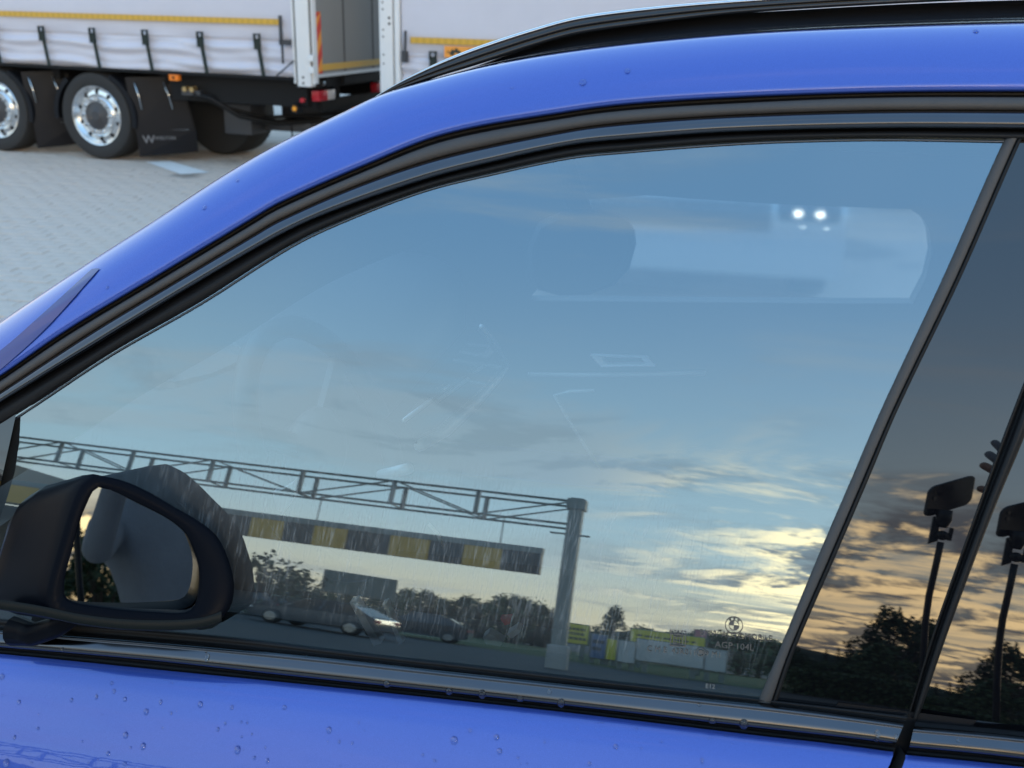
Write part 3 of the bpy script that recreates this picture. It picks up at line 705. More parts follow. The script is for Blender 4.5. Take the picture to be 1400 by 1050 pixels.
# ================================================================== lorry and its drawbar trailer
TG = at_z(138, 218, 0.0); TRZ = math.atan2(-.1619756, .9867948)
mat('tarp', (.585, .585, .66), .42, vary=.06, vscale=3)
mat('alu', (.66, .68, .70), .35, metal=.35, vary=.12, vscale=8)
mat('alu_white', (.74, .75, .76), .35, vary=.06)
mat('chassis', (.010, .010, .011), .6, vary=.4, vscale=10, spec=.2)
mat('mudguard', (.008, .009, .0125), .5, vary=.2, vscale=9, spec=.18)
mat('tyre', (.022, .022, .023), .72, vary=.25, vscale=14, bump=.1)
mat('hub_alu', (.80, .80, .80), .20, metal=1., vary=.06, vscale=30)
mat('hub_dark', (.05, .05, .055), .5, vary=.3)
mat('door_grey', (.25, .25, .245), .5, vary=.1, vscale=2)
mat('strap', (.012, .020, .016), .7)
mat('amber', (.85, .22, .02), .3)
mat('amber_lit', (.9, .35, .03), .25)
mat('tail_red', (.45, .02, .03), .2)
mat('tail_clear', (.55, .50, .48), .2)
mat('sign_orange', (.85, .33, .05), .5)
mat('sign_red', (.62, .05, .03), .45)
mat('brass', (.75, .50, .22), .35, metal=.8)
mat('wood_dark', (.06, .04, .03), .8, vary=.4)
def stripe_mat():
    m = bpy.data.materials.new('reflex_tape'); m.use_nodes = True; t = NT(m.node_tree)
    b = t.n('BsdfPrincipled'); o = t.n('OutputMaterial'); t.link(b.outputs[0], o.inputs[0]); b.inputs['Roughness'].default_value = .35
    x, y, z = t.sep(t.n('TexCoord').outputs['Object'])
    k = t.m('FRACT', t.m('MULTIPLY', x, 14.0)); h = t.m('FRACT', t.m('MULTIPLY', t.m('ADD', x, t.m('MULTIPLY', z, 1.0)), 45.0))
    c = t.mix(t.rng(k, .44, .5), (.62, .36, .045), (.50, .29, .03)); c = t.mix(t.rng(h, .4, .6, 0, .45), c, (.72, .46, .10))
    t.link(c, b.inputs['Base Color']); M['reflex_tape'] = m
stripe_mat()
lorry = empty('lorry', (TG.x, TG.y, 0), TRZ, 'white curtain-sided lorry with black mudguards, at the left edge of the yard', 'lorry')
def fold(u, z, zb, straps):
    """bulges of the curtain between its straps"""
    k = min(abs(u-s_) for s_ in straps); pull = math.exp(-(k/.12)**2)
    h = (z-zb)
    if h > .36: return .010*math.sin(u*1.3+z*2)+.004*math.sin(u*7+z*3)*math.exp(-(h-.36)*2)
    wv = .016*math.sin(h*34+.6*math.sin(u*3.1))*(1-.75*pull)+.008*math.sin(h*61+u*2.2+1.3*math.sin(u*5))
    return wv-.012*pull+.012*math.sin(math.pi*h/.36)
def curtain(parent, u0, u1, zb, zt, straps, hem):
    nu = int((u1-u0)*34); zs = [zb+.36*i/34 for i in range(34)]+[zb+.36+(zt-zb-.36)*(i/14)**1.3 for i in range(15)]
    rows = []
    for z in reversed(zs):
        r = []
        for i in range(nu+1):
            u = u0+(u1-u0)*i/nu; y = -fold(u, z, zb, straps)
            if z < hem: y += .010+.012*math.exp(-((hem-z)/.012)**2)
            r.append(Vector((u, y, z)))
        rows.append(r)
    return loft('curtain', rows, 'tarp', parent)
st_u = [-.553+.655*k for k in range(-6, 5)]
cur = curtain(lorry, -5.0, 2.44, .955, 3.62, st_u, 1.292)
mb = MB(); mb.box((-5.0, -.012, 1.432), (2.335, -.006, 1.486)); s_o = mb.build('reflective_stripe', 'reflex_tape', lorry)
s_o.location.y = -.022
strap_me = None
for u in st_u:
    mb = MB(); mb.bar((.0, -.035, 1.30), (.055, -.045, .952), .006, .042, (1, 0, .16))
    if strap_me is None:
        mb.box((-.035, -.055, 1.27), (-.022, -.03, 1.345)); mb.box((.022, -.055, 1.27), (.035, -.03, 1.345)); mb.box((-.035, -.055, 1.335), (.035, -.03, 1.348)); mb.box((-.03, -.058, 1.20), (.036, -.03, 1.285)); 
        so_ = mb.build('strap', 'strap', lorry); strap_me = so_.data
    else: so_ = bpy.data.objects.new('strap', strap_me); link(so_, lorry)
    so_.location.x = u
mb = MB(); mb.box((-5.0, -.03, .925), (2.46, .05, .953)); mb.build('side_rail', 'chassis', lorry)
mb = MB(); mb.box((-5.0, .05, .95), (2.60, 2.5, 1.0)); mb.box((-5.0, .02, 3.62), (2.6, 2.5, 3.72)); mb.box((-5.05, .02, .95), (-5.0, 2.5, 3.7)); mb.box((-5, 2.48, .95), (2.6, 2.5, 3.65)); mb.build('load_box', 'alu', lorry)
mb = MB(); mb.box((-5.2, .75, .66), (2.45, .87, .925)); mb.box((-5.2, 1.65, .66), (2.45, 1.77, .925))
for u in (-1.9, -.7, .7, 1.5, 2.3): mb.box((u, .2, .80), (u+.1, 2.3, .92))
mb.box((.9, .12, .66), (2.5, .20, .92)); mb.build('chassis', 'chassis', lorry)
# rear corner post
mb = MB(); mb.box((2.452, -.03, .90), (2.472, .02, 3.7)); mb.box((2.495, -.04, .872), (2.640, .06, 3.7), .008); mb.box((2.645, -.005, .90), (2.668, .06, 3.7)); cp_ = mb.build('corner_post', 'alu_white', lorry, True)
mb = MB(); mb.box((2.472, -.02, .86), (2.497, .03, 3.7)); mb.box((2.638, -.02, 1.0), (2.648, .03, 3.7)); mb.build('post_gap', 'hub_dark', cp_)
for z in (.905, .96):
    mb = MB(); mb.lathe([(0, -.045), (.011, -.045), (.011, -.03)], 'Y', (2.56, 0, z), 10); mb.build('bolt', 'chassis', cp_)
for z in (1.03, 1.14):
    mb = MB(); mb.box((2.630, -.055, z-.03), (2.685, -.02, z+.03), .006); mb.build('hinge', 'alu_white', cp_, True)
mb = MB(); mb.bar((2.26, -.05, .955), (2.47, -.05, 1.11), .012, .012); mb.bar((2.35, -.06, 1.26), (2.35, -.06, 1.52), .02, .03); mb.box((2.33, -.07, 1.25), (2.44, -.03, 1.30)); mb.box((2.345, -.065, 1.08), (2.36, -.045, 1.26)); mb.build('curtain_tensioner', 'hub_dark', lorry)
# rear doors
dr = MB(); dr.box((2.60, .06, .985), (2.65, 2.44, 3.68)); rd = dr.build('rear_doors', 'door_grey', lorry)
mb = MB()
for y in (.62, 1.25, 1.88): mb.box((2.65, y, .985), (2.654, y+.02, 3.68))
mb.build('door_seam', 'hub_dark', rd)
mb = MB(); mb.box((2.652, .16, 1.015), (2.658, 2.4, 1.075)); mb.build('door_stripe', 'reflex_tape', rd)
mb = MB(); mb.box((2.60, .05, .955), (2.67, 2.46, .985)); mb.build('door_sill', 'alu', rd)
pl = MB(); pl.box((2.656, .015, .99), (2.664, .155, 1.56)); plate = pl.build('marker_plate', 'sign_orange', rd)
for k in range(-1, 3):
    z = .93+.26*k; mb = MB(); mb.add([(2.667, .016, z+.02), (2.667, .154, z+.22), (2.667, .154, z+.35), (2.667, .016, z+.15)], [(0, 1, 2, 3)])
    mb.v = [Vector((p.x, p.y, min(max(p.z, .992), 1.558))) for p in mb.v]; mb.build('marker_chevron', 'sign_red', plate)
# under the doors
mb = MB(); mb.box((2.48, .10, .85), (2.62, 2.4, .95)); mb.box((2.5, .3, .60), (2.56, 2.2, .72)); mb.box((2.60, .22, .86), (2.66, .30, .94)); mb.box((2.60, .6, .86), (2.66, 1.1, .94)); mb.build('rear_beam', 'chassis', lorry)
mb = MB(); mb.lathe([(0, -.03), (.025, -.03), (.025, 0)], 'Y', (2.64, .2, .895), 12); mb.build('coupling_plug', 'silver', lorry, True)
for y, wdt in ((.10, .32), (1.35, .32)):
    mb = MB(); mb.box((2.56, y, .725), (2.645, y+wdt*.55, .825), .01); tl = mb.build('tail_lamp', 'tail_red', lorry, True)
    mb = MB(); mb.box((2.56, y+wdt*.55, .728), (2.648, y+wdt, .822), .01); mb.build('reversing_lens', 'tail_clear', tl, True)
mb = MB(); mb.tube([(2.5, .05, .74), (2.52, -.02, .74)], .022, 10); mb.build('marker_lens', 'tail_red', lorry)
mb = MB(); mb.lathe([(0, -.02), (.045, -.02), (.055, 0), (.055, .05)], 'Y', (2.42, .02, .655), 20); sm = mb.build('side_lamp', 'rubber', lorry, True)
mb = MB(); mb.lathe([(0, -.032), (.02, -.03), (.026, -.02)], 'Y', (2.42, .02, .655), 16); mb.build('lamp_lens', 'amber_lit', sm, True)
mb = MB(); mb.box((.985, -.02, .862), (1.10, .03, .925), .006); am = mb.build('side_marker', 'amber', lorry, True)
mb = MB(); mb.lathe([(0, -.024), (.014, -.024), (.016, -.018)], 'Y', (1.04, 0, .893), 12); mb.build('lamp_lens', 'chassis', am)
for u in (1.13, 1.215):
    mb = MB(); mb.tube([(u, .10, .79), (u, .02, .79-.01)], [.02, .026], 10); mb.build('air_valve', 'brass', lorry, True)
mb = MB(); mb.box((1.08, .04, .72), (1.30, .12, .77)); mb.build('valve_bracket', 'hub_dark', lorry)
# drawbar, hoses, coupling
mb = MB(); mb.box((1.28, .45, .30), (1.62, .75, .62), .02); mb.box((1.7, .9, .44), (2.2, 1.4, .66), .04); mb.box((1.55, .7, .33), (2.2, 1.5, .44), .04); mb.build('coupling_box', 'hub_dark', lorry, True)
mb = MB(); mb.tube([(1.22, .06, .74), (1.4, .08, .70), (1.62, .25, .52), (1.9, .5, .44), (2.3, .9, .46), (2.7, 1.1, .55)], .028, 8); mb.build('air_hose', 'rubber', lorry, 'all')
mb = MB(); mb.tube([(1.2, .12, .72), (1.5, .2, .60), (1.8, .45, .50), (2.4, 1.0, .52), (3.1, 1.2, .62)], .018, 8); mb.build('air_hose', 'rubber', lorry, 'all')
mb = MB(); mb.tube([(1.95, .7, .40), (1.96, .7, .05), (1.97, .72, .02)], .008, 6); mb.build('safety_chain', 'chassis', lorry)
# wheels
def lorry_wheel(root):
    t_ = MB(); t_.lathe([(.315, .005), (.34, -.004), (.40, -.012), (.435, -.004), (.455, .03), (.457, .15), (.456, .27), (.44, .30), (.33, .30)], 'Y', (0, 0, .457), 56)
    ty = t_.build('tyre', 'tyre', root, True)
    r_ = MB(); r_.lathe([(.318, .012), (.308, -.002), (.298, .002), (.285, .03), (.262, .055), (.222, .045), (.205, .022), (.198, .014), (.150, .014), (.146, .03)], 'Y', (0, 0, .457), 56)
    rim = r_.build('rim', 'hub_alu', root, True)
    for k in range(10):
        a_ = 2*math.pi*(k+.5)/10; h_ = MB(); h_.lathe([(0, .040), (.021, .040), (.024, .052)], 'Y', (.243*math.cos(a_), -.0, .457+.243*math.sin(a_)), 12)
        hp_ = h_.build('hand_hole', 'gap_black', rim); hp_.data.transform(Matrix.Translation((0, .004, 0)))
        a_ = 2*math.pi*k/10; b_ = MB(); b_.lathe([(0, -.022), (.013, -.02), (.016, -.004), (.016, .016)], 'Y', (.174*math.cos(a_), 0, .457+.174*math.sin(a_)), 8); b_.build('wheel_nut', 'silver', rim, True)
    c_ = MB(); c_.lathe([(0, -.012), (.05, -.012), (.062, .0), (.10, .006), (.118, .016), (.148, .022)], 'Y', (0, 0, .457), 32); c_.build('hub_cap', 'hub_dark', root, True)
wh = bpy.data.objects.new('wheel', None); link(wh, lorry); lorry_wheel(wh)
for u in (-1.36,):
    c2 = copy_tree(wh, lorry); c2.location = (u, 0, 0)
for u in (0, -1.36):
    t_ = MB(); t_.lathe([(.0, 2.44), (.30, 2.44), (.435, 2.45), (.457, 2.40), (.457, 2.0), (.43, 1.9), (.0, 1.9)], 'Y', (u, 0, .457), 40); t_.build('far_wheel', 'tyre', lorry, True)
t_ = MB(); t_.lathe([(.0, 1.3), (.30, 1.3), (.435, 1.31), (.457, 1.28), (.457, .9), (.43, .86), (.0, .86)], 'Y', (.92, 0, .457), 40); t_.build('far_wheel', 'tyre', lorry, True)
mb = MB(); mb.tube([(0, .3, .457), (0, 2.2, .457)], .09, 10); mb.tube([(-1.36, .3, .457), (-1.36, 2.2, .457)], .09, 10); mb.build('axle', 'chassis', lorry, 'all')
# mudguards: arcs over the tyres with flaps
def guard(u, a0, a1, flap):
    R0 = .53; rows = []
    ang = [rad(a0+(a1-a0)*i/18) for i in range(19)]
    pts = [(u+R0*math.cos(a_), .457+R0*.92*math.sin(a_)) for a_ in ang]
    v = [[Vector((p, y, min(z, .915))) for p, z in pts] for y in (-.015, .38)]
    inn_ = [[Vector((u+(p-u)*.955, y, min(.457+(z-.457)*.955, .905))) for p, z in pts] for y in (-.015, .38)]
    side = [Vector((p, -.022, min(z, .915))) for p, z in pts]; side2 = [Vector((u+(p-u)*.90, -.022, .457+(z-.457)*.90)) for p, z in pts]
    return loft('mudguard', [side2, side, v[0], v[1], inn_[1]], 'mudguard', lorry, False)
guard(0, -12, 62, 1); guard(0, 128, 186, 0); guard(-1.36, -14, 60, 1); guard(-1.36, 125, 180, 0)
def flap(u0, u1, logo):
    mb = MB(); mb.add([(u0-.02, -.02, .87), (u1-.10, .28, .88), (u1, .34, .34), (u0+.04, -.015, .335), (u0-.02, .02, .87), (u1-.10, .31, .88), (u1, .37, .34), (u0+.04, .015, .335)], [(0, 1, 2, 3)[::-1], (4, 5, 6, 7), (3, 2, 6, 7), (0, 3, 7, 4)]); 
    g_ = mb.build('spray_guard', 'mudguard', lorry)
    for k in (.18, .72):
        m2 = MB(); p0 = Vector((u0-.02, -.024, .82)).lerp(Vector((u1-.1, .276, .83)), k); p1 = Vector((u0+.03, -.02, .55)).lerp(Vector((u1-.02, .31, .55)), k)
        m2.tube([p0+Vector((.0, -.012, 0)), p0.lerp(p1, .5)+Vector((.012, -.014, 0)), p1+Vector((0, -.012, 0))], .009, 6); m2.build('guard_brace', 'silver', g_, 'all')
    mb = MB(); a_ = [(u0+.045, -.01, .34), (u1, .345, .335), (u1-.01, .36, .10), (u0+.06, -.005, .065)]; mb.add(a_+[(p[0]+.012, p[1]+.012, p[2]) for p in a_], [(3, 2, 1, 0), (4, 5, 6, 7), (0, 1, 5, 4), (1, 2, 6, 5), (2, 3, 7, 6), (3, 0, 4, 7)])
    fl = mb.build('mud_flap', 'mudguard', lorry)
    if logo:
        mat('flap_print', (.20, .205, .22), .6)
        A, B, D2 = Vector(a_[0]), Vector(a_[1]), Vector(a_[3]); ex = (B-A).normalized(); ez = (A-D2).normalized(); n_f = ex.cross(ez).normalized()
        if n_f.y > 0: n_f = -n_f
        for txt, sz, fx, fz in (('W', .12, .115, .175), ('WIELTON', .048, .28, .19)):
            me = text_mesh('t', txt, 0, 0, sz, None, None)
            for v_ in me.vertices: v_.co = D2+ex*(fx+v_.co.x)+ez*(fz+v_.co.y)+n_f*.004
            me.materials.clear(); me.materials.append(M['flap_print']); link(bpy.data.objects.new('flap_lettering', me), fl)
flap(.46, .98, True); flap(-.90, -.50, False)

# trailer
trailer = empty('drawbar_trailer', (TG.x, TG.y, 0), TRZ, 'white curtain-sided trailer with an orange camel plate, half hidden behind the blue roof', 'trailer')
st2 = [3.93+.66*k for k in range(0, 12)]
curtain(trailer, 3.60, 11.2, .87, 3.62, st2, 1.19)
mb = MB(); mb.box((3.70, -.012, 1.31), (11.0, -.006, 1.365)); s_o = mb.build('reflective_stripe', 'reflex_tape', trailer); s_o.location.y = -.024
for u in st2:
    so_ = bpy.data.objects.new('strap', strap_me); link(so_, trailer); so_.location = (u, 0, -.10)
mb = MB(); mb.box((3.383, -.03, .62), (3.40, .06, 3.7)); mb.box((3.40, -.045, .62), (3.525, .06, 3.7), .008); mb.box((3.540, -.04, .62), (3.590, .06, 3.7), .006); tp_ = mb.build('corner_post', 'alu_white', trailer, True)
mb = MB(); mb.box((3.52, -.02, .62), (3.545, .03, 3.7)); mb.build('post_gap', 'hub_dark', tp_)
for z in (1.475, 1.525):
    mb = MB(); mb.lathe([(0, -.05), (.012, -.05), (.012, -.03)], 'Y', (3.495, 0, z), 10); mb.build('bolt', 'chassis', tp_)
for z in (1.12, 1.20, 1.36, 1.42, 1.60, 1.66):
    mb = MB(); mb.lathe([(0, -.05), (.008, -.05), (.008, -.03)], 'Y', (3.43, 0, z), 8); mb.build('bolt', 'chassis', tp_)
mb = MB(); mb.bar((3.655, -.06, 1.16), (3.665, -.06, 1.42), .016, .022); mb.box((3.62, -.06, 1.14), (3.68, -.03, 1.24)); mb.build('curtain_tensioner', 'hub_dark', trailer)
mb = MB(); mb.box((3.39, .06, .85), (11.2, 2.5, .95)); mb.box((3.39, .06, .95), (3.43, 2.5, 3.7)); mb.box((3.39, .02, 3.62), (11.2, 2.5, 3.72)); mb.box((11.15, .02, .9), (11.2, 2.5, 3.7)); mb.box((3.39, 2.46, .9), (11.2, 2.5, 3.7)); mb.build('load_box', 'alu', trailer)
mb = MB(); mb.box((3.6, .7, .55), (11.1, .82, .85)); mb.box((3.6, 1.7, .55), (11.1, 1.82, .85)); mb.bar((1.9, 1.25, .52), (4.6, 1.25, .60), .16, .14); mb.bar((3.0, 1.2, .58), (4.6, .75, .65), .10, .12); mb.bar((3.0, 1.3, .58), (4.6, 1.75, .65), .10, .12); mb.build('drawbar', 'hub_dark', trailer)
mb = MB(); mb.box((2.75, .85, .60), (3.3, 1.7, .66)); mb.build('catwalk', 'wood_dark', trailer)
for u in (6.8, 8.2):
    c2 = copy_tree(wh, trailer); c2.location = (u, 0, 0)
lp = MB(); lp.box((4.05, -.058, 1.20), (4.78, -.05, 1.298)); lpo = lp.build('company_plate', 'sign_orange', trailer)
camel = [(0,.2),(.05,.55),(.10,.60),(.16,.45),(.22,.40),(.30,.62),(.38,.86),(.45,.66),(.50,.62),(.56,.88),(.64,.95),(.74,.72),(.86,.62),(.95,.42),(.98,.05),(.90,.05),(.86,.32),(.80,.05),(.74,.05),(.74,.34),(.50,.36),(.46,.05),(.40,.05),(.40,.34),(.36,.05),(.30,.05),(.30,.38),(.18,.30),(.12,.42),(.06,.40)]
mat('plate_print', (.02, .03, .02), .5)
bm = bmesh.new(); fv = [bm.verts.new((4.075+p*.15, -.0605, 1.212+q*.078)) for p, q in camel]; bm.faces.new(fv); bmesh.ops.triangulate(bm, faces=bm.faces[:]); me = bpy.data.meshes.new('camel_mark'); bm.to_mesh(me); bm.free(); me.materials.append(M['plate_print']); link(bpy.data.objects.new('camel_mark', me), lpo)
me = text_mesh('t', 'WIELTON', 0, 0, .078, None, None)
for v_ in me.vertices: v_.co = Vector((4.46+v_.co.x, -.0605, 1.250+v_.co.y))
me.materials.clear(); me.materials.append(M['plate_print']); link(bpy.data.objects.new('plate_lettering', me), lpo)

# ================================================================== the yard behind the viewer (mirrored in the glass)
mat('galv', (.20, .215, .20), .55, vary=.15, vscale=3)
mat('galv_dark', (.12, .14, .125), .55, vary=.2, vscale=3)
mat('bar_yellow', (.55, .30, .02), .5, vary=.1)
mat('bar_black', (.018, .018, .018), .5)
mat('concrete', (.38, .37, .35), .8, vary=.15)
YG = -23.8
pt = seen(790, 686, y=YG); zt = pt.z; zb_ = seen(772, 716, y=YG).z; xr = pt.x
gan = empty('height_gantry', (xr, YG, 0), 0, 'tall lattice height gantry with a hanging yellow and black bar', 'gantry')
def gpart(mb, name, m): 
    mb.v = [v-Vector((xr, YG, 0)) for v in mb.v]; return mb.build(name, m, gan)
XL = xr-26
post = MB(); post.box((xr-.19, YG-.2, .5), (xr+.19, YG+.2, zt+.12), .03); post.box((xr-.62, YG-.05, zt-1.42), (xr+.45, YG+.05, zt-1.36)); post.box((xr-.25, YG-.26, zt-.35), (xr+.25, YG+.26, zt+.06)); gpart(post, 'post', 'galv')
mb = MB(); mb.box((xr-.27, YG-.27, -.05), (xr+.27, YG+.27, .95), .06); gpart(mb, 'post_base', 'concrete')
post = MB(); post.box((XL-.28, YG-.25, 0), (XL+.28, YG+.25, zt+.12), .03); gpart(post, 'post', 'galv')
for yy in (YG, YG-1.1):
    for z in (zt, zb_):
        mb = MB(); mb.box((XL, yy-.04, z-.042), (xr, yy+.04, z+.042)); gpart(mb, 'chord', 'galv_dark')
xs = [seen(px, 598+.1125*px, y=YG).x for px in (85, 183, 292, 415, 540, 655)]
xs = [x for x in xs]; 
step = xs[1]-xs[0]
while xs[0]-2.6 > XL+1: xs.insert(0, xs[0]-(xs[1]-xs[0]))
nodes = xs+[xr]
for i, x in enumerate(xs):
    for yy in (YG, YG-1.1):
        mb = MB(); mb.box((x-.065, yy-.04, zb_), (x+.065, yy+.04, zt)); gpart(mb, 'lattice_upright', 'galv_dark')
    mb = MB(); mb.bar((x, YG, zb_), (x, YG-1.1, zb_), .05, .05); gpart(mb, 'cross_tie', 'galv_dark')
for i in range(len(nodes)-1):
    for yy in (YG, YG-1.1):
        a_, b_ = (zb_, zt) if i % 2 == (len(nodes) % 2) else (zt, zb_)
        mb = MB(); mb.bar((nodes[i]+.08, yy, a_), (nodes[i+1]-.08, yy, b_), .045, .055); gpart(mb, 'lattice_diagonal', 'galv_dark')
hb0, hb1 = seen(741, 772, y=YG), seen(270, 710, y=YG)
zbar = hb0.z; hb = .42
barL = XL+2; xedge = hb0.x; k = 0
mb = MB(); mb.box((barL, YG-.14, zbar+hb), (xedge, YG+.14, zbar+hb+.24), .02); gpart(mb, 'bar_cap', 'galv')
seg = [abs(seen(px, 705+.147*(px-265), y=YG).x) for px in (740, 686, 634, 588, 534, 476, 430, 390, 345, 300, 262)]
seg = [-v for v in seg]
while seg[-1]-1.7 > barL: seg.append(seg[-1]-1.75)
for k in range(len(seg)-1):
    mb = MB(); mb.box((seg[k+1]+.004, YG-.12, zbar-hb), (seg[k]-.004, YG+.12, zbar+hb-.004)); gpart(mb, 'bar_segment', 'bar_black' if k % 2 == 0 else 'bar_yellow')
for k in (1.2, 6.5, 12, 18):
    mb = MB(); mb.tube([(xedge-k, YG, zbar+hb+.2), (xedge-k, YG, zb_)], .02, 6); gpart(mb, 'hanger_chain', 'galv_dark')

# ------------------------------------------------------------------ trees
mat('bark', (.07, .05, .04), .9, vary=.3)
def leaf_mat(name, a_, b_):
    m = bpy.data.materials.new(name); m.use_nodes = True; t = NT(m.node_tree)
    b = t.n('BsdfPrincipled'); o = t.n('OutputMaterial'); t.link(b.outputs[0], o.inputs[0]); b.inputs['Roughness'].default_value = .6
    gi = t.n('NewGeometry').outputs['Random Per Island']
    t.link(t.mix(gi, a_, b_), b.inputs['Base Color']); M[name] = m
leaf_mat('leaf_dark', (.018, .035, .014), (.045, .075, .028)); leaf_mat('leaf_mid', (.035, .065, .020), (.075, .115, .040)); leaf_mat('needle', (.012, .026, .014), (.030, .052, .026))
def blob_crown(seed, h, r, n_cl, n_lf, leaf, base=.28, squash=1.):
    rn = random.Random(seed); mb = MB(); cl = []
    for _ in range(n_cl):
        a_ = rn.uniform(0, 6.283); t_ = rn.random(); zz = base+(1-base)*t_
        rr = r*math.sqrt(rn.random())*math.sin(math.pi*min(1, .18+.80*t_))**.7
        cl.append((Vector((rr*math.cos(a_), rr*math.sin(a_)*squash, h*zz*.94)), r*rn.uniform(.22, .42)))
    for c, cr in cl:
        for _ in range(n_lf):
            d = Vector((rn.gauss(0, 1), rn.gauss(0, 1), rn.gauss(0, .8))).normalized(); p = c+d*cr*rn.uniform(.55, 1.08)
            n = (d+Vector((rn.gauss(0, .6), rn.gauss(0, .6), rn.gauss(0, .6)))).normalized(); u = n.orthogonal().normalized(); v = n.cross(u); s_ = leaf*rn.uniform(.6, 1.3)
            mb.add([p-u*s_, p-v*s_*.6, p+u*s_, p+v*s_*.6], [(0, 1, 2, 3)])
    return mb, cl
def broad_tree(name, seed, h, r, n_cl=26, n_lf=60, leaf=.22, m='leaf_dark', base=.25):
    root = bpy.data.objects.new(name, None); link(root)
    mb, cl = blob_crown(seed, h, r, n_cl, n_lf, leaf, base); mb.build('crown', m, root)
    tb_ = MB(); tb_.tube([(0, 0, 0), (.05, 0, h*.3), (0, .05, h*.7)], [h*.03, h*.022, h*.006], 8)
    for c, cr in cl[:9]: tb_.tube([(0, 0, h*rnd.uniform(.25, .45)), c*.6+Vector((0, 0, h*.15)), c], [h*.011, h*.008, h*.003], 5)
    tb_.build('trunk', 'bark', root); return root
def spruce(name, seed, h, r, m='needle'):
    rn = random.Random(seed); root = bpy.data.objects.new(name, None); link(root); mb = MB()
    L = int(h*3.2)
    for i in range(L):
        t_ = (i+rn.random()*.6)/L; z = h*(.10+.90*t_); rr = r*(1-t_)**.85*rn.uniform(.8, 1.15)+.06; nb = max(5, int(13*(1-t_)+4))
        for k in range(nb):
            a_ = 6.283*(k+rn.random())/nb; d = Vector((math.cos(a_), math.sin(a_), 0)); s_ = Vector((-d.y, d.x, 0)); ln = rr*rn.uniform(.7, 1.1); dr_ = -.32*ln
            for q0, q1 in ((.15, .6), (.45, .85), (.7, 1.05)):
                wd = ln*.20+.05; p0 = d*ln*q0+Vector((0, 0, z+dr_*q0)); p1 = d*ln*q1+Vector((0, 0, z+dr_*q1+rn.uniform(-.05, .1)))
                mb.add([p0-s_*wd*.5, p0.lerp(p1, .6)-s_*wd+Vector((0, 0, -.12)), p1, p0.lerp(p1, .6)+s_*wd+Vector((0, 0, -.08))], [(0, 1, 2, 3)])
    mb.build('crown', m, root); tb_ = MB(); tb_.tube([(0, 0, 0), (0, 0, h*.6), (0, 0, h*.98)], [h*.022, h*.012, .01], 7); tb_.build('trunk', 'bark', root); return root
protos = {'b1': broad_tree('broadleaf_tree', 11, 8, 2.7, 30, 60, .20), 'b2': broad_tree('broadleaf_tree', 12, 8, 3.6, 34, 60, .22, 'leaf_mid', .12), 's1': spruce('spruce_tree', 13, 10, 2.1), 's2': spruce('spruce_tree', 14, 10, 1.5), 'h1': broad_tree('round_shrub', 15, 4, 3.0, 30, 50, .17, 'leaf_dark', .02)}
used = set(); HT = {'b1': 8, 'b2': 8, 's1': 10, 's2': 10, 'h1': 4}
def tree(kind, px, py, dist, label, wide=1., cat='tree', group=None, rot=None):
    """tree whose top is mirrored at this sight line"""
    p = seen(px, py, dist=dist); o = protos[kind]
    o = copy_tree(o) if kind in used else o; used.add(kind)
    k = max(p.z, 1.)/HT[kind]; o.location = (p.x, p.y, -.05); o.scale = (k*wide, k*wide, k); o.rotation_euler.z = rot if rot is not None else rnd.uniform(0, 6.28)
    return tag(o, label, cat, group)
# behind the pillar: dark clump against the sunset
tree('b1', 1225, 834, 44, 'tallest broad dark tree against the sunset, mirrored in the door pillar', .78)
tree('s1', 1190, 849, 43, 'pointed spruce left of the tallest tree, mirrored in the door pillar', .95)
tree('s2', 1253, 851, 46, 'small pointed spruce right of the tallest tree in the pillar reflection', 1.0)
tree('s2', 1202, 868, 47, 'short spruce in the notch beside the tallest tree', 1.3)
tree('s1', 1163, 872, 42, 'lower spruce stepping down from the pointed spruce', 1.1)
tree('s2', 1130, 886, 40, 'small ragged spruce at the left end of the pillar reflection', 1.7)
tree('b1', 1098, 899, 41, 'smallest leafy tree beside the pillar trim', 1.5)
tree('b1', 1275, 852, 50, 'dark tree at the right of the clump behind the stick', 1.2)
tree('b2', 1300, 860, 52, 'dark tree beyond the clump, at its far right', 1.2)
# tree line across the road
tree('h1', 362, 766, 38, 'large round dark shrub mirrored just right of the door mirror', 1.15, 'shrub')
tree('h1', 405, 792, 40, 'lower round shrub beside the large one, over the dark car', 1.2, 'shrub')
nth = lambda i: 'first second third fourth fifth sixth seventh eighth ninth tenth eleventh twelfth thirteenth fourteenth fifteenth sixteenth seventeenth eighteenth nineteenth twentieth'.split()[i] if i < 20 else 'twenty-'+nth(i-20) if i < 29 else 'thirtieth'
names = ['b1', 's1', 'b2', 's2', 'b1', 'b2', 's1']
for i in range(30):
    px = 432+i*11.2; py = 806+.062*(px-430)+rnd.uniform(-9, 7)
    tree(names[i % 7], px, py, 78+rnd.uniform(-6, 10), 'distant '+('spruce' if names[i % 7][0] == 's' else 'leafy tree')+', '+nth(i)+' from the left in the far row left of the gantry post', 1.25 if names[i % 7][0] == 's' else 1.0, 'tree', 'distant row of trees')
tree('b1', 842, 830, 60, 'single bushy tree rising above the yellow signs', .75)
tree('b2', 880, 856, 62, 'low tree right of the single bushy tree', 1.1)
for i, (px, py) in enumerate(((925, 864), (955, 866), (985, 864), (1012, 868), (1040, 872), (1065, 876))):
    tree(['b2', 'b1'][i % 2], px, py, 70+i, 'low far tree behind the pale boards, '+nth(i)+' of six from the left', 1.6, 'tree', 'low trees behind the boards')
for i in range(12):
    px = -40+i*32; tree(names[i % 7], px, 742+.10*px+rnd.uniform(-8, 8), 74, 'far tree behind the gantry lattice, '+nth(i)+' from the left', 1.2, 'tree', 'trees behind the gantry')
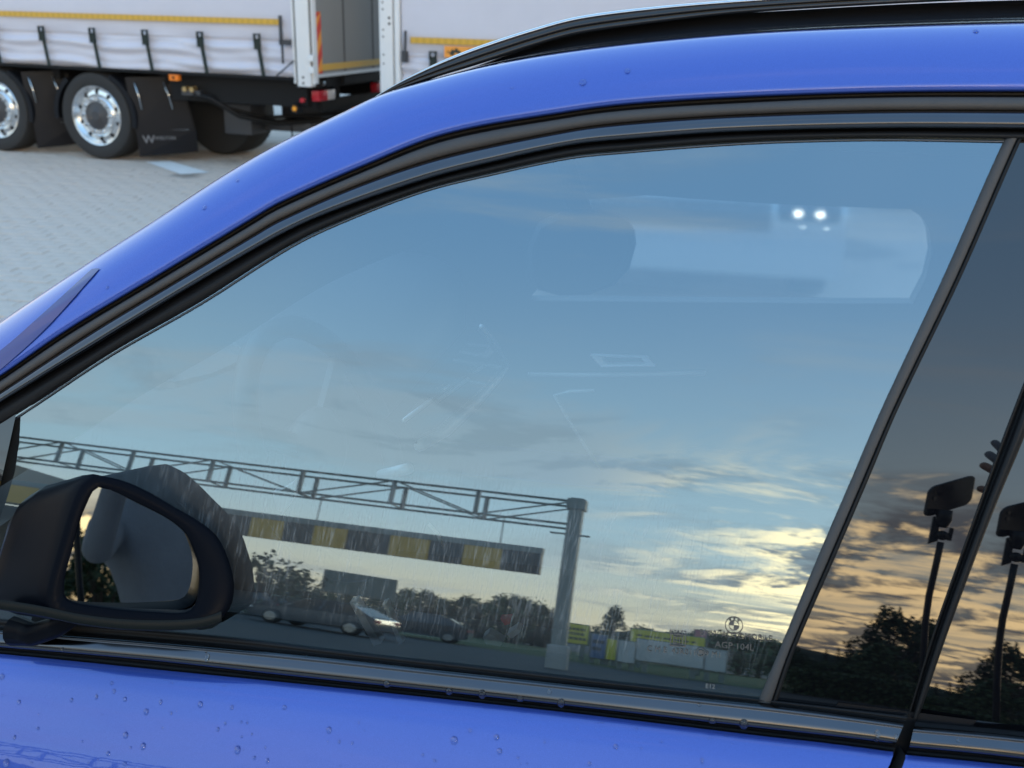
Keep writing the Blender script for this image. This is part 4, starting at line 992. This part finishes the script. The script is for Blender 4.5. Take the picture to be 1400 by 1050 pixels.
# trees behind the viewer's right, caught by the door mirror
def mirrored(px, py, dist):
    d = ray(px, py); r = d-2*d.dot(mgn)*mgn; return mpt(px, py)+r*(dist/math.hypot(r.x, r.y))
for kind, px, py, dist, wd, lb in (('b1', 118, 728, 26, 1.0, 'leafy tree with thin twigs standing left of the person in the door mirror'), ('b2', 150, 790, 34, 1.3, 'low dark tree beside the leafy one in the door mirror'), ('b1', 95, 775, 30, 1.3, 'dark tree at the left rim of the door mirror')):
    q = mirrored(px, py, dist); o = copy_tree(protos[kind]); k = max(q.z, 2.)/HT[kind]; o.location = (q.x, q.y, -.05); o.scale = (k*wd, k*wd, k); o.rotation_euler.z = px; tag(o, lb, 'tree')
    if 'group' in o: del o['group']
tree('s2', 1147, 884, 44, 'narrow low spruce between two others in the pillar reflection', 1.6)
tree('b2', 1175, 893, 40, 'low dark bush under the stepped spruces', 1.3)
tree('b2', 1115, 905, 39, 'low dark bush under the ragged spruce', 1.3)
tree('b2', 1210, 880, 40, 'broad dark bush at the foot of the tallest tree', 1.2)
# hedge and verge
mb, _ = blob_crown(31, 1.9, 1.0, 10, 10, .1)
hd = MB(); rn = random.Random(5); p0, p1 = seen(1085, 935, dist=34), seen(1300, 950, dist=34)
for i in range(5200):
    t_ = rn.random(); c = p0.lerp(p1, t_); c = Vector((c.x+rn.uniform(-.5, .5), c.y+rn.uniform(-.55, .55), rn.uniform(.05, 1.35)))
    n = Vector((rn.gauss(0, 1), rn.gauss(0, 1), rn.gauss(0, 1))).normalized(); u = n.orthogonal().normalized(); v = n.cross(u); s_ = rn.uniform(.06, .13)
    hd.add([c-u*s_, c-v*s_*.6, c+u*s_, c+v*s_*.6], [(0, 1, 2, 3)])
c = (p0+p1)/2; hd.v = [v-Vector((c.x, c.y, 0)) for v in hd.v]
ho = hd.build('hedge', 'leaf_mid'); ho.location = (c.x, c.y, 0); tag(ho, 'clipped green hedge at the foot of the dark trees', 'hedge')
# low far ridge
mat('ridge', (.03, .045, .03), .9, vary=.3, vscale=.1)
rr_ = []
for i in range(41):
    x = -420+i*21; hgt = 9+5*math.sin(i*.7)+4*math.sin(i*.31+1)
    rr_.append((x, -330, hgt))
rg_ = mesh('hills', [(p[0], p[1], -1) for p in rr_]+[(p[0], p[1]-10, p[2]*.7) for p in rr_]+[(p[0], p[1]-60, p[2]) for p in rr_], [(i+k*41, i+1+k*41, i+1+(k+1)*41, i+(k+1)*41) for k in range(2) for i in range(40)], 'ridge', None, True)
tag(rg_, 'low wooded ridge on the horizon', 'hill', kind='structure')
mat('asphalt', (.055, .055, .056), .8, vary=.3, vscale=.5)
tag(mesh('access_road', [(-300, -300, -.006), (300, -300, -.006), (300, -6, -.006), (-300, -6, -.006)], [(0, 1, 2, 3)], 'asphalt'), 'dark asphalt road of the yard behind the viewer', 'road', kind='structure')
mat('verge_grass', (.05, .075, .025), .95, vary=.35, vscale=.6)
tag(mesh('grass_verge', [(-120, -75, .0), (70, -75, .0), (70, -33.5, .0), (-2.5, -33.5, .0), (-6, -37, .0), (-120, -37, .0)], [(5, 4, 3, 2, 1, 0)[::-1]], 'verge_grass'), 'rough green verge beyond the yard', 'grass', kind='structure')

# ------------------------------------------------------------------ parked cars
mat('car_tyre', (.02, .02, .021), .7); mat('car_rim', (.35, .36, .37), .3, metal=1.); mat('lamp_white', (.8, .8, .8), .15); mat('lamp_red', (.4, .01, .01), .2)
mat('paint_dark', (.012, .014, .020), .2, coat=1.); mat('paint_silver', (.55, .56, .58), .3, metal=.4, coat=1.); mat('paint_navy', (.012, .02, .045), .25, coat=1.)
mat('headlight', (.9, .9, .9), .2, emit=((1, .98, .92), 14)); mat('window_dark', (.01, .011, .013), .05, ior=1.6)
def parked_car(label, loc, rz, pm_, lit=False, suv=False):
    root = empty('parked_car', loc, rz, label, 'car')
    hk = 1.12 if suv else 1.0
    low = [(-2.15,.30),(-2.2,.50),(-2.15,.66),(-1.95,.76),(-1.2,.86),(-.95,.90),(1.35,.95),(1.95,.96),(2.12,.90),(2.17,.60),(2.12,.32),(1.72,.24),(-1.75,.24)]
    grn = [(-1.05,.88),(-.35,1.34),(-.05,1.42),(.75,1.43),(1.30,1.36),(1.95,.97)]
    mb = MB(); n = len(low)
    lay = [(-.78, .90), (-.88, .985), (-.90, 1.0), (.90, 1.0), (.88, .985), (.78, .90)]
    v = []; f = []
    for y, sc in lay:
        v += [Vector((p*(.985+.015*sc if sc < 1 else 1), y, (.60+(q-.60)*sc)*hk)) for p, q in low]
    for i in range(len(lay)-1):
        for k in range(n): f.append((i*n+k, i*n+(k+1) % n, (i+1)*n+(k+1) % n, (i+1)*n+k))
    f += [tuple(range(n)), tuple(range((len(lay)-1)*n, len(lay)*n))[::-1]]
    mb.add(v, f); body = mb.build('body', pm_, root, True)
    mb = MB(); n = len(grn); v = []; f = []
    lay = [(-.86, 0), (-.62, 1), (.62, 1), (.86, 0)]
    lo = [(-1.05,.88),(1.95,.97)]
    def side(sg):
        out = []
        for p, q in grn:
            k = (q-.9)/.52; out.append(Vector((p, sg*(.86-.24*max(0, min(1, k))), q*hk)))
        return out
    A_, B_ = side(-1), side(1); mb.add(A_+B_, [tuple(range(n)), tuple(range(n, 2*n))[::-1]]+[(i, i+n, i+1+n, i+1) for i in range(n-1)])
    mb.build('glasshouse', 'window_dark', root)
    mb = MB(); mb.add([Vector((p, sg*.615, 1.435*hk+.004)) for p, sg in ((-.2, -1), (1.25, -1), (1.25, 1), (-.2, 1))]+[Vector((p, sg*.60, 1.455*hk)) for p, sg in ((-.1, -1), (1.15, -1), (1.15, 1), (-.1, 1))], [(4, 5, 6, 7), (0, 1, 5, 4), (1, 2, 6, 5), (2, 3, 7, 6), (3, 0, 4, 7)]); mb.build('roof_panel', pm_, root)
    for sg in (-1, 1):
        for k, (p, q) in enumerate((((-1.0, .90), (-.25, 1.40)), ((.25, .92), (.30, 1.42)), ((1.90, .97), (1.25, 1.38)))):
            m2 = MB(); yy = lambda z: sg*(.866-.24*(z-.9)/.52)
            m2.bar((p[0], yy(p[1]), p[1]*hk), (q[0] if isinstance(q, tuple) else q, yy(q[1]), q[1]*hk), .05, .05); m2.build('window_pillar', pm_, root)
        for wx in (-1.35, 1.35):
            m2 = MB(); m2.lathe([(0, sg*.02), (.19, sg*.02), (.22, 0), (.31, sg*.0), (.325, -sg*.04), (.325, -sg*.2), (.2, -sg*.22)], 'Y', (wx, sg*.90, .325), 22); w_ = m2.build('wheel', 'car_tyre', root, True)
            m2 = MB(); m2.lathe([(0, sg*.025), (.10, sg*.03), (.20, sg*.028), (.215, sg*.01)], 'Y', (wx, sg*.90, .325), 22); m2.build('rim', 'car_rim', w_, True)
        m2 = MB(); m2.box((-2.165, sg*.70-.17, .60*hk), (-2.06, sg*.70+.17, .72*hk), .02); hl_ = m2.build('headlight', 'window_dark' if lit else 'lamp_white', root, True)
        if lit and sg < 0:
            for dy in (-.055, .06):
                m2 = MB(); m2.sphere((-2.168, sg*.70+dy, .66*hk), .016, 10, 6, (.4, 1.25, .6)); m2.build('led_lens', 'headlight', hl_, 'all')
        m2 = MB(); m2.box((2.08, sg*.70-.16, .72*hk), (2.17, sg*.70+.16, .86*hk), .02); m2.build('tail_light', 'lamp_red', root, True)
        m2 = MB(); m2.box((-.75, sg*.96-.07, .92*hk), (-.62, sg*.96+.07, 1.03*hk), .02); m2.build('door_mirror', pm_, root, True)
    m2 = MB(); m2.box((-2.205, -.5, .56*hk), (-2.15, .5, .72*hk), .02); m2.build('grille', 'bar_black', root, True)
    return root
p = seen(440, 865, dist=30); parked_car('dark low car parked beyond the gantry, mirrored beside the shrub', (p.x, p.y, 0), rad(6), 'paint_dark')
p = seen(345, 858, dist=36); parked_car('navy car half hidden behind the dark low car', (p.x-1.5, p.y-2, 0), rad(10), 'paint_navy')
p = seen(570, 872, dist=40); parked_car('dark car parked under the far trees, right of the low one', (p.x, p.y, 0), rad(-8), 'paint_dark', suv=True)
p = at_y(1112, 330, 5.5); fcar = parked_car('silver car with a lit headlight, seen through the far window', (p.x-.70, 5.5+2.16, p.z-.66), rad(90), 'paint_silver', True); fcar.location.z = 0

# ------------------------------------------------------------------ signs, boards and station roof
mat('sign_yellow', (.60, .52, .04), .5); mat('sign_text', (.05, .05, .04), .6); mat('board_white', (.46, .47, .46), .5, vary=.1, vscale=.6); mat('sign_blue', (.10, .16, .28), .5); mat('sign_pink', (.5, .2, .24), .5)
def board(name, label, cat, pxs, dist, m, post_m='galv', lines=None, legs=2, th=.12):
    """upright board whose face is mirrored inside this rectangle of sight lines"""
    (x0, y0), (x1, y1) = pxs; a_ = seen(x0, (y0+y1)/2, dist=dist); b_ = seen(x1, (y0+y1)/2+ (x1-x0)*.09, dist=dist)
    c = (a_+b_)/2; zt_ = seen((x0+x1)/2, y0, dist=dist).z; zl_ = max(seen((x0+x1)/2, y1, dist=dist).z, .25); wd = (b_-a_).length
    rz = math.atan2(b_.y-a_.y, b_.x-a_.x)
    root = empty(name, (c.x, c.y, 0), rz, label, cat)
    mb = MB(); mb.box((-wd/2, -th/2, zl_), (wd/2, th/2, zt_), .01); bd = mb.build('panel', m, root)
    mb = MB(); fr_ = .06
    mb.box((-wd/2-fr_, -th/2-.02, zl_-fr_), (wd/2+fr_, -th/2+.02, zl_)); mb.box((-wd/2-fr_, -th/2-.02, zt_), (wd/2+fr_, -th/2+.02, zt_+fr_)); mb.box((-wd/2-fr_, -th/2-.021, zl_), (-wd/2, -th/2+.02, zt_)); mb.box((wd/2, -th/2-.021, zl_), (wd/2+fr_, -th/2+.02, zt_)); mb.build('panel_frame', post_m, bd)
    for k in range(legs):
        u = 0 if legs == 1 else -wd*.36+wd*.72*k/(legs-1)
        mb = MB(); mb.box((u-.10, -th/2-.14, -.05), (u+.10, -th/2-.025, zl_+.2)); mb.build('post', post_m, root)
    if lines:
        for j, (ln, zz) in enumerate(lines):
            mb = MB(); u = -wd*.42
            rn = random.Random(j+3)
            while u < wd*(ln-.5):
                l_ = wd*rn.uniform(.06, .14); z0 = zl_+(zt_-zl_)*zz; mb.box((u, th/2+.004, z0-(zt_-zl_)*.07), (min(u+l_, wd*.44), th/2+.010, z0+(zt_-zl_)*.07)); u += l_+wd*.03
            mb.build('lettering', 'sign_text', bd)
    return root
board('roadside_sign', 'yellow sign board with three dark lines of print, beside the gantry post', 'sign', ((764, 853), (804, 879)), 42, 'sign_yellow', lines=[(.9, .75), (.8, .5), (.9, .25)])
board('roadside_sign', 'long yellow banner above the pale board fence', 'sign', ((862, 866), (963, 883)), 44, 'sign_yellow', lines=[(.9, .55)])
board('roadside_sign', 'small yellow panel low between the blue one and the pale boards', 'sign', ((829, 874), (842, 902)), 40, 'sign_yellow')
board('roadside_sign', 'small blue and grey panel right of the yellow sign board', 'sign', ((808, 868), (828, 900)), 40, 'sign_blue', lines=[(.9, .7), (.7, .4)])
board('roadside_sign', 'small dull pink panel at the end of the long yellow banner', 'sign', ((950, 862), (966, 872)), 45, 'sign_pink', legs=1)
for x0, x1, nm in ((845, 868, 'narrow left one'), (870, 962, 'longest one in the middle'), (964, 992, 'right one at the end')):
    board('board_fence', 'pale grey board on posts below the yellow banner, '+nm, 'board fence', ((x0, 877+(x0-845)*.10), (x1, 906+(x0-845)*.10)), 36, 'board_white')
board('roadside_sign', 'wide grey board on a post above the distant trees', 'sign', ((441, 786), (540, 815)), 50, 'galv_dark', legs=1, th=.3)
# filling station roof at the far left
mat('canopy_grey', (.16, .17, .165), .6, vary=.1, vscale=.5); mat('canopy_orange', (.62, .24, .03), .5); mat('wall_grey', (.25, .25, .24), .7, vary=.12, vscale=1.)
p = seen(70, 652, dist=46)
cn = empty('station_canopy', (p.x, p.y, 0), 0, 'grey station roof with an orange band, left of the gantry', 'canopy')
zc_ = p.z
mb = MB(); mb.box((-26, -8, zc_-1.5), (.5, 6, zc_), .05); mb.build('roof_slab', 'canopy_grey', cn)
mb = MB(); mb.box((-26, 6.02, zc_-2.3), (.4, 6.12, zc_-1.5)); mb.build('roof_band', 'canopy_orange', cn)
for x in (-20, -12, -3):
    mb = MB(); mb.box((x-.3, 3, 0), (x+.3, 3.6, zc_-1.5)); mb.build('column', 'galv', cn)
mb = MB(); mb.box((-26, -8.5, 0), (-4, -7.9, zc_-1.6)); mb.build('back_wall', 'wall_grey', cn)

# ================================================================== person with a phone on a stick
def seen_pillar(px, py, dist): return seen(px, py, dist=dist)
mat('phone_black', (.012, .012, .014), .25); mat('stick_black', (.012, .012, .012), .4)
cs_ = [((1271, 667), 1.58), ((1334, 649), 1.70), ((1324, 694), 1.70), ((1263, 709), 1.58)]
pc = [seen(*p, dist=d) for p, d in cs_]
pcen = sum(pc, Vector())/4
ph = empty('phone', tuple(pcen), 0, 'dark phone clamped on a stick, mirrored in the gloss pillar', 'phone')
def rel(mb): mb.v = [v-pcen for v in mb.v]; return mb
ex, ey = (pc[1]-pc[0]), (pc[3]-pc[0]); nn = ex.cross(ey).normalized()
def rounded(sc, n=6, r=.16):
    out = []
    for cx_, cy_, a0 in ((r, r*1.3, 180), (1-r, r*1.3, 270), (1-r, 1-r*1.3, 0), (r, 1-r*1.3, 90)):
        for k in range(n+1):
            a_ = rad(a0+90*k/n); u, v = cx_+r*math.cos(a_), cy_+r*1.3*math.sin(a_)
            u, v = .5+(u-.5)*sc, .5+(v-.5)*sc; out.append(pc[0]+ex*u+ey*v)
    return out
def ring_solid(name, rings, m, parent):
    n = len(rings[0]); v = [p-pcen for r in rings for p in r]
    f = [(i*n+k, (i+1)*n+k, (i+1)*n+(k+1) % n, i*n+(k+1) % n) for i in range(len(rings)-1) for k in range(n)]+[tuple(range(n)), tuple((len(rings)-1)*n+k for k in range(n))[::-1]]
    return mesh(name, v, f, m, parent)
ring_solid('phone_body', [[p-nn*.004 for p in rounded(.97)], [p-nn*.003 for p in rounded(1)], [p+nn*.003 for p in rounded(1)], [p+nn*.004 for p in rounded(.97)]], 'phone_black', ph)
for u, v in ((.13, .22), (.13, .42), (.23, .32)):
    c = pc[0]+ex*u+ey*v; mb = MB(); mb.tube([c+nn*.003, c+nn*.0065], .006, 14); rel(mb).build('camera_lens', 'screen_off', ph)
# stick with clamp and knob
S0 = seen(1290, 700, dist=1.60)
stick = empty('selfie_stick', tuple(S0), 0, 'thin black stick with clamp and knob holding the phone up', 'selfie stick')
def srel(mb): mb.v = [v-S0 for v in mb.v]; return mb
mb = MB(); mb.tube([seen(1287, 742, dist=1.61), seen(1280, 775, dist=1.62), seen(1271, 815, dist=1.63), seen(1266, 850, dist=1.635), seen(1263, 900, dist=1.64), seen(1262, 950, dist=1.645)], .0085, 12); srel(mb).build('pole', 'stick_black', stick, 'all')
mb = MB(); mb.tube([seen(1292, 698, dist=1.60), seen(1291, 712, dist=1.605), seen(1289, 722, dist=1.61)], [.020, .019, .011], 12); mb.sphere(seen(1289, 733, dist=1.61), .016, 12, 8); srel(mb).build('ball_joint', 'stick_black', stick, 'all')
a_ = [seen(*p, dist=1.61) for p in ((1277, 707), (1286, 706), (1283, 740), (1270, 744))]; mb = MB(); d_ = Vector((0, -.015, 0)); mb.add(a_+[p+d_ for p in a_], [(0, 1, 2, 3), (7, 6, 5, 4), (0, 4, 5, 1), (1, 5, 6, 2), (2, 6, 7, 3), (3, 7, 4, 0)]); srel(mb).build('clamp_plate', 'stick_black', stick)
mb = MB(); mb.tube([seen(1290, 733, dist=1.61), seen(1299, 731, dist=1.61)], .004, 8); mb.bar(seen(1302, 723, dist=1.61), seen(1298, 740, dist=1.61), .006, .010); mb.bar(seen(1299, 731, dist=1.61), seen(1301, 731, dist=1.61), .008, .008); srel(mb).build('clamp_knob', 'stick_black', stick)

mat('skin', (.36, .20, .14), .55, vary=.1, vscale=20); mat('grey_shirt', (.24, .245, .265), .85, vary=.2, vscale=14, bump=.15, bscale=60); mat('dark_trousers', (.02, .022, .03), .85, vary=.2); mat('hair', (.012, .009, .008), .6, bump=.3, bscale=150); mat('shoe', (.02, .02, .02), .5); mat('eye_white', (.12, .10, .09), .2); mat('lips', (.28, .12, .10), .5)
PX, PY = 1.10, -1.12
V = []; E_ = []; RD = []
def jv(p, r, par=None):
    V.append(tuple(p)); RD.append(r if isinstance(r, tuple) else (r, r)); i = len(V)-1
    if par is not None: E_.append((par, i))
    return i
pel = jv((PX, PY, .96), (.15, .115)); wa = jv((PX, PY, 1.10), (.14, .105), pel); che = jv((PX, PY+.01, 1.28), (.165, .115), wa); shl = jv((PX, PY, 1.43), (.12, .085), che)
nk = jv((PX, PY+.01, 1.52), .055, shl); hd1 = jv((PX-.01, PY+.035, 1.60), (.075, .088), nk); hd2 = jv((PX-.012, PY+.035, 1.70), (.078, .095), hd1); jv((PX-.012, PY+.03, 1.765), (.05, .06), hd2)
for sg in (-1, 1):
    hp = jv((PX+sg*.10, PY, .88), .095, pel); kn = jv((PX+sg*.11, PY+.03, .50), .062, hp); an = jv((PX+sg*.12, PY, .10), .045, kn); jv((PX+sg*.13, PY+.15, .045), .042, an)
Lh = seen(1404, 668, dist=1.63)
ls = jv((PX-.17, PY, 1.42), .068, shl); le = jv((PX-.30, PY+.10, 1.33), .046, ls); lw = jv(tuple(Lh+Vector((.055, -.045, -.035))), .030, le); lp_ = jv(tuple(Lh+Vector((.02, -.015, -.01))), (.034, .022), lw)
fing = [([(1388, 634), (1374, 618), (1357, 602)], .0135), ([(1384, 645), (1367, 632), (1348, 618)], .0145), ([(1382, 655), (1363, 646), (1340, 634)], .0145), ([(1386, 668), (1372, 662), (1360, 652)], .0125), ([(1392, 680), (1366, 676), (1347, 670), (1335, 668)], .0145)]
for chain, r in fing:
    pr = lp_
    for k, px in enumerate(chain): pr = jv(tuple(seen(*px, dist=1.645)), r*(1.1-.1*k), pr)
rs = jv((PX+.17, PY, 1.42), .068, shl); re_ = jv((PX+.26, PY+.02, 1.14), .046, rs)
gp = Vector((PX+.24, PY+.12, .84)); rw_ = jv(tuple(gp+Vector((0, .03, .08))), .030, re_); rp_ = jv(tuple(gp), (.024, .040), rw_)
for k in range(4):
    y = .030-.020*k; b0 = jv(tuple(gp+Vector((-.004, y, -.045))), .0125, rp_); b1 = jv(tuple(gp+Vector((-.016, y, -.080))), .012, b0); jv(tuple(gp+Vector((-.034, y, -.100+.006*abs(k-1)))), .011, b1)
b0 = jv(tuple(gp+Vector((-.02, .045, -.010))), .014, rp_); jv(tuple(gp+Vector((-.035, .050, -.045))), .012, b0)
me = bpy.data.meshes.new('person'); me.from_pydata(V, E_, []); tmp = bpy.data.objects.new('tmp', me); C.objects.link(tmp)
sk_ = tmp.modifiers.new('skin', 'SKIN'); sk_.use_smooth_shade = True
for i, sv in enumerate(me.skin_vertices[0].data): sv.radius = RD[i]; sv.use_root = (i == 0)
ss = tmp.modifiers.new('sub', 'SUBSURF'); ss.levels = 2; ss.render_levels = 2
dg = bpy.context.evaluated_depsgraph_get(); bme = bpy.data.meshes.new_from_object(tmp.evaluated_get(dg)); bpy.data.objects.remove(tmp)
for k in ('skin', 'grey_shirt', 'dark_trousers', 'shoe'): bme.materials.append(M[k])
lw_, rw2 = Vector(V[lw]), Vector(V[rw_])
for pg in bme.polygons:
    c = pg.center; pg.use_smooth = True
    hand = (c-Vector(V[lp_])).length < .075 or (c-pcen).length < .16 or (c-Vector(V[rp_])).length < .075
    pg.material_index = 0 if hand or (c.z > 1.505 and math.hypot(c.x-PX, c.y-PY) < .13) else 3 if c.z < .09 else 2 if c.z < .98 else 1
for v in bme.vertices: v.co -= Vector((PX, PY, 0))
person = bpy.data.objects.new('person', bme); link(person); person.location = (PX, PY, 0)
tag(person, 'person in a grey shirt holding up a phone, mirrored in the door mirror', 'person')
mb = MB(); hc_ = Vector((-.012, .022, 1.715)); mb.sphere(hc_, .098, 18, 12, (.96, 1.06, 1.0)); mb.v = [v if (v.z > 1.665 or v.y < .0) else Vector((v.x, min(v.y, .02), v.z)) for v in mb.v]; mb.build('hair', 'hair', person, 'all')
for sg in (-1, 1):
    mb = MB(); mb.sphere((-.012+sg*.032, .117, 1.665), .0105, 10, 7); mb.build('eye', 'eye_white', person, 'all')
    mb = MB(); mb.sphere((-.012+sg*.086, .03, 1.645), .026, 10, 7, (.35, .7, 1.1)); mb.build('ear', 'skin', person, 'all')
mb = MB(); mb.sphere((-.012, .135, 1.635), .016, 10, 7, (.8, 1, 1.4)); mb.build('nose', 'skin', person, 'all')
mb = MB(); mb.sphere((-.012, .118, 1.595), .022, 10, 6, (1.2, .5, .35)); mb.build('mouth', 'lips', person, 'all')

# ================================================================== rain drops on the car
mat('water', (.02, .05, .20), .02, ior=1.33)
wm = bpy.data.materials.new('water_drop'); wm.use_nodes = True; t = NT(wm.node_tree); g = t.n('BsdfGlass'); g.inputs['IOR'].default_value = 1.33; g.inputs['Roughness'].default_value = 0; o = t.n('OutputMaterial'); t.link(g.outputs[0], o.inputs[0]); M['water_drop'] = wm
from mathutils.bvhtree import BVHTree
def decal(host, A, B, material, name, n=40, m=6, lift=.0006):
    ob = bpy.data.objects[host]; bv = BVHTree.FromPolygons([v.co.copy() for v in ob.data.vertices], [tuple(p.vertices) for p in ob.data.polygons])
    a, b = catmull(A, n), catmull(B, n); rows = []
    for j in range(m+1):
        r = []
        for p, q in zip(a, b):
            d = ray(*p.lerp(q, j/m)); h, nn_, _, _ = bv.ray_cast(O, d)
            if h is None: h, nn_ = hit(*p.lerp(q, j/m)), -d
            r.append(h-d*.0012+(-nn_ if nn_.dot(d) > 0 else nn_)*lift)
        rows.append(r)
    return loft(name, rows, material, ob)
decal('roof_side', [(-60,520),(0,480),(60,428),(126,368)], [(-60,552),(0,506),(64,448),(137,367)], 'reflection_indigo', 'painted_reflection')  # dark reflection on the A pillar, put in as an indigo strip
def drops(host, pxs, name='rain_drops', seed=1):
    ob = bpy.data.objects[host]; bv = BVHTree.FromPolygons([v.co.copy() for v in ob.data.vertices], [tuple(p.vertices) for p in ob.data.polygons])
    rn = random.Random(seed); mb = MB()
    for px, py, s_ in pxs:
        p, n, _, _ = bv.ray_cast(O, ray(px, py))
        if p is None: continue
        if n.dot(ray(px, py)) > 0: n = -n
        u = Vector((1, 0, 0)); u = (u-n*u.dot(n)).normalized(); v = n.cross(u); r = s_*.00044; k = rn.uniform(1.0, 1.5)
        rows = [(1, -.04), (.96, .22), (.78, .42), (.45, .56), (.0, .62)]; vv = []; ff = []
        for rr, hh in rows:
            for q in range(12):
                a_ = q*math.pi/6; vv.append(p+u*math.cos(a_)*r*rr+v*math.sin(a_)*r*rr*k*(1.12 if math.sin(a_) < 0 else 1)+n*hh*r)
        for i in range(4):
            for q in range(12): ff.append((i*12+q, i*12+(q+1) % 12, (i+1)*12+(q+1) % 12, (i+1)*12+q))
        mb.add(vv, ff)
    return tag(mb.build(name, 'water_drop', ob, 'all'), kind='stuff')
rn = random.Random(9)
door = [(153,934,4),(156,945,4),(132,953,4),(171,956,5),(200,973,6),(98,957,4),(172,1005,6),(196,1020,6),(148,1030,5),(171,1044,5),(220,960,4),(274,963,6),(317,967,4),(389,967,5),(298,997,4),(325,1025,7),(348,1036,4),(366,1040,4),(308,989,3),(338,988,3),(330,987,3),(450,998,6),(464,1014,3),(482,1016,3),(621,1012,8),(643,999,4),(679,1008,6),(683,1027,6),(578,1032,3),(594,1040,3),(708,1036,3),(842,1021,5),(806,1044,4),(3,925,6),(26,960,5),(52,996,4),(20,1008,4),(9,1043,8),(234,975,3),(306,938,2),(960,1040,4),(540,980,2),(745,1015,3)]
door += [(rn.uniform(250, 1180), rn.uniform(985, 1049), rn.uniform(1.2, 2.6)) for _ in range(40)]+[(rn.uniform(0, 250), rn.uniform(930, 1049), rn.uniform(1.2, 2.6)) for _ in range(18)]
drops('door_skin', door)
drops('belt_moulding', [(282,890,3),(283,899,6),(348,921,8),(368,923,6),(529,935,8),(614,945,8),(659,949,8),(711,956,8),(767,961,8),(751,946,5),(419,898,3),(974,986,8),(1017,990,9),(956,963,4),(1200,1003,6),(1198,1012,5),(1225,1007,4),(65,868,3),(85,888,4)], seed=2)
drops('roof_side', [(797,113,8),(858,97,6),(1334,43,6),(280,284,5),(325,247,4),(147,393,4),(1196,33,3),(1112,39,3),(700,120,3)], seed=3)
drops('rear_belt_moulding', [(1310,1012,4),(1385,1040,5)], seed=4)

# ------------------------------------------------------------------ parts keep their places under the car
bpy.context.view_layer.update()
for ch in car.children: ch.matrix_parent_inverse = car.matrix_world.inverted()
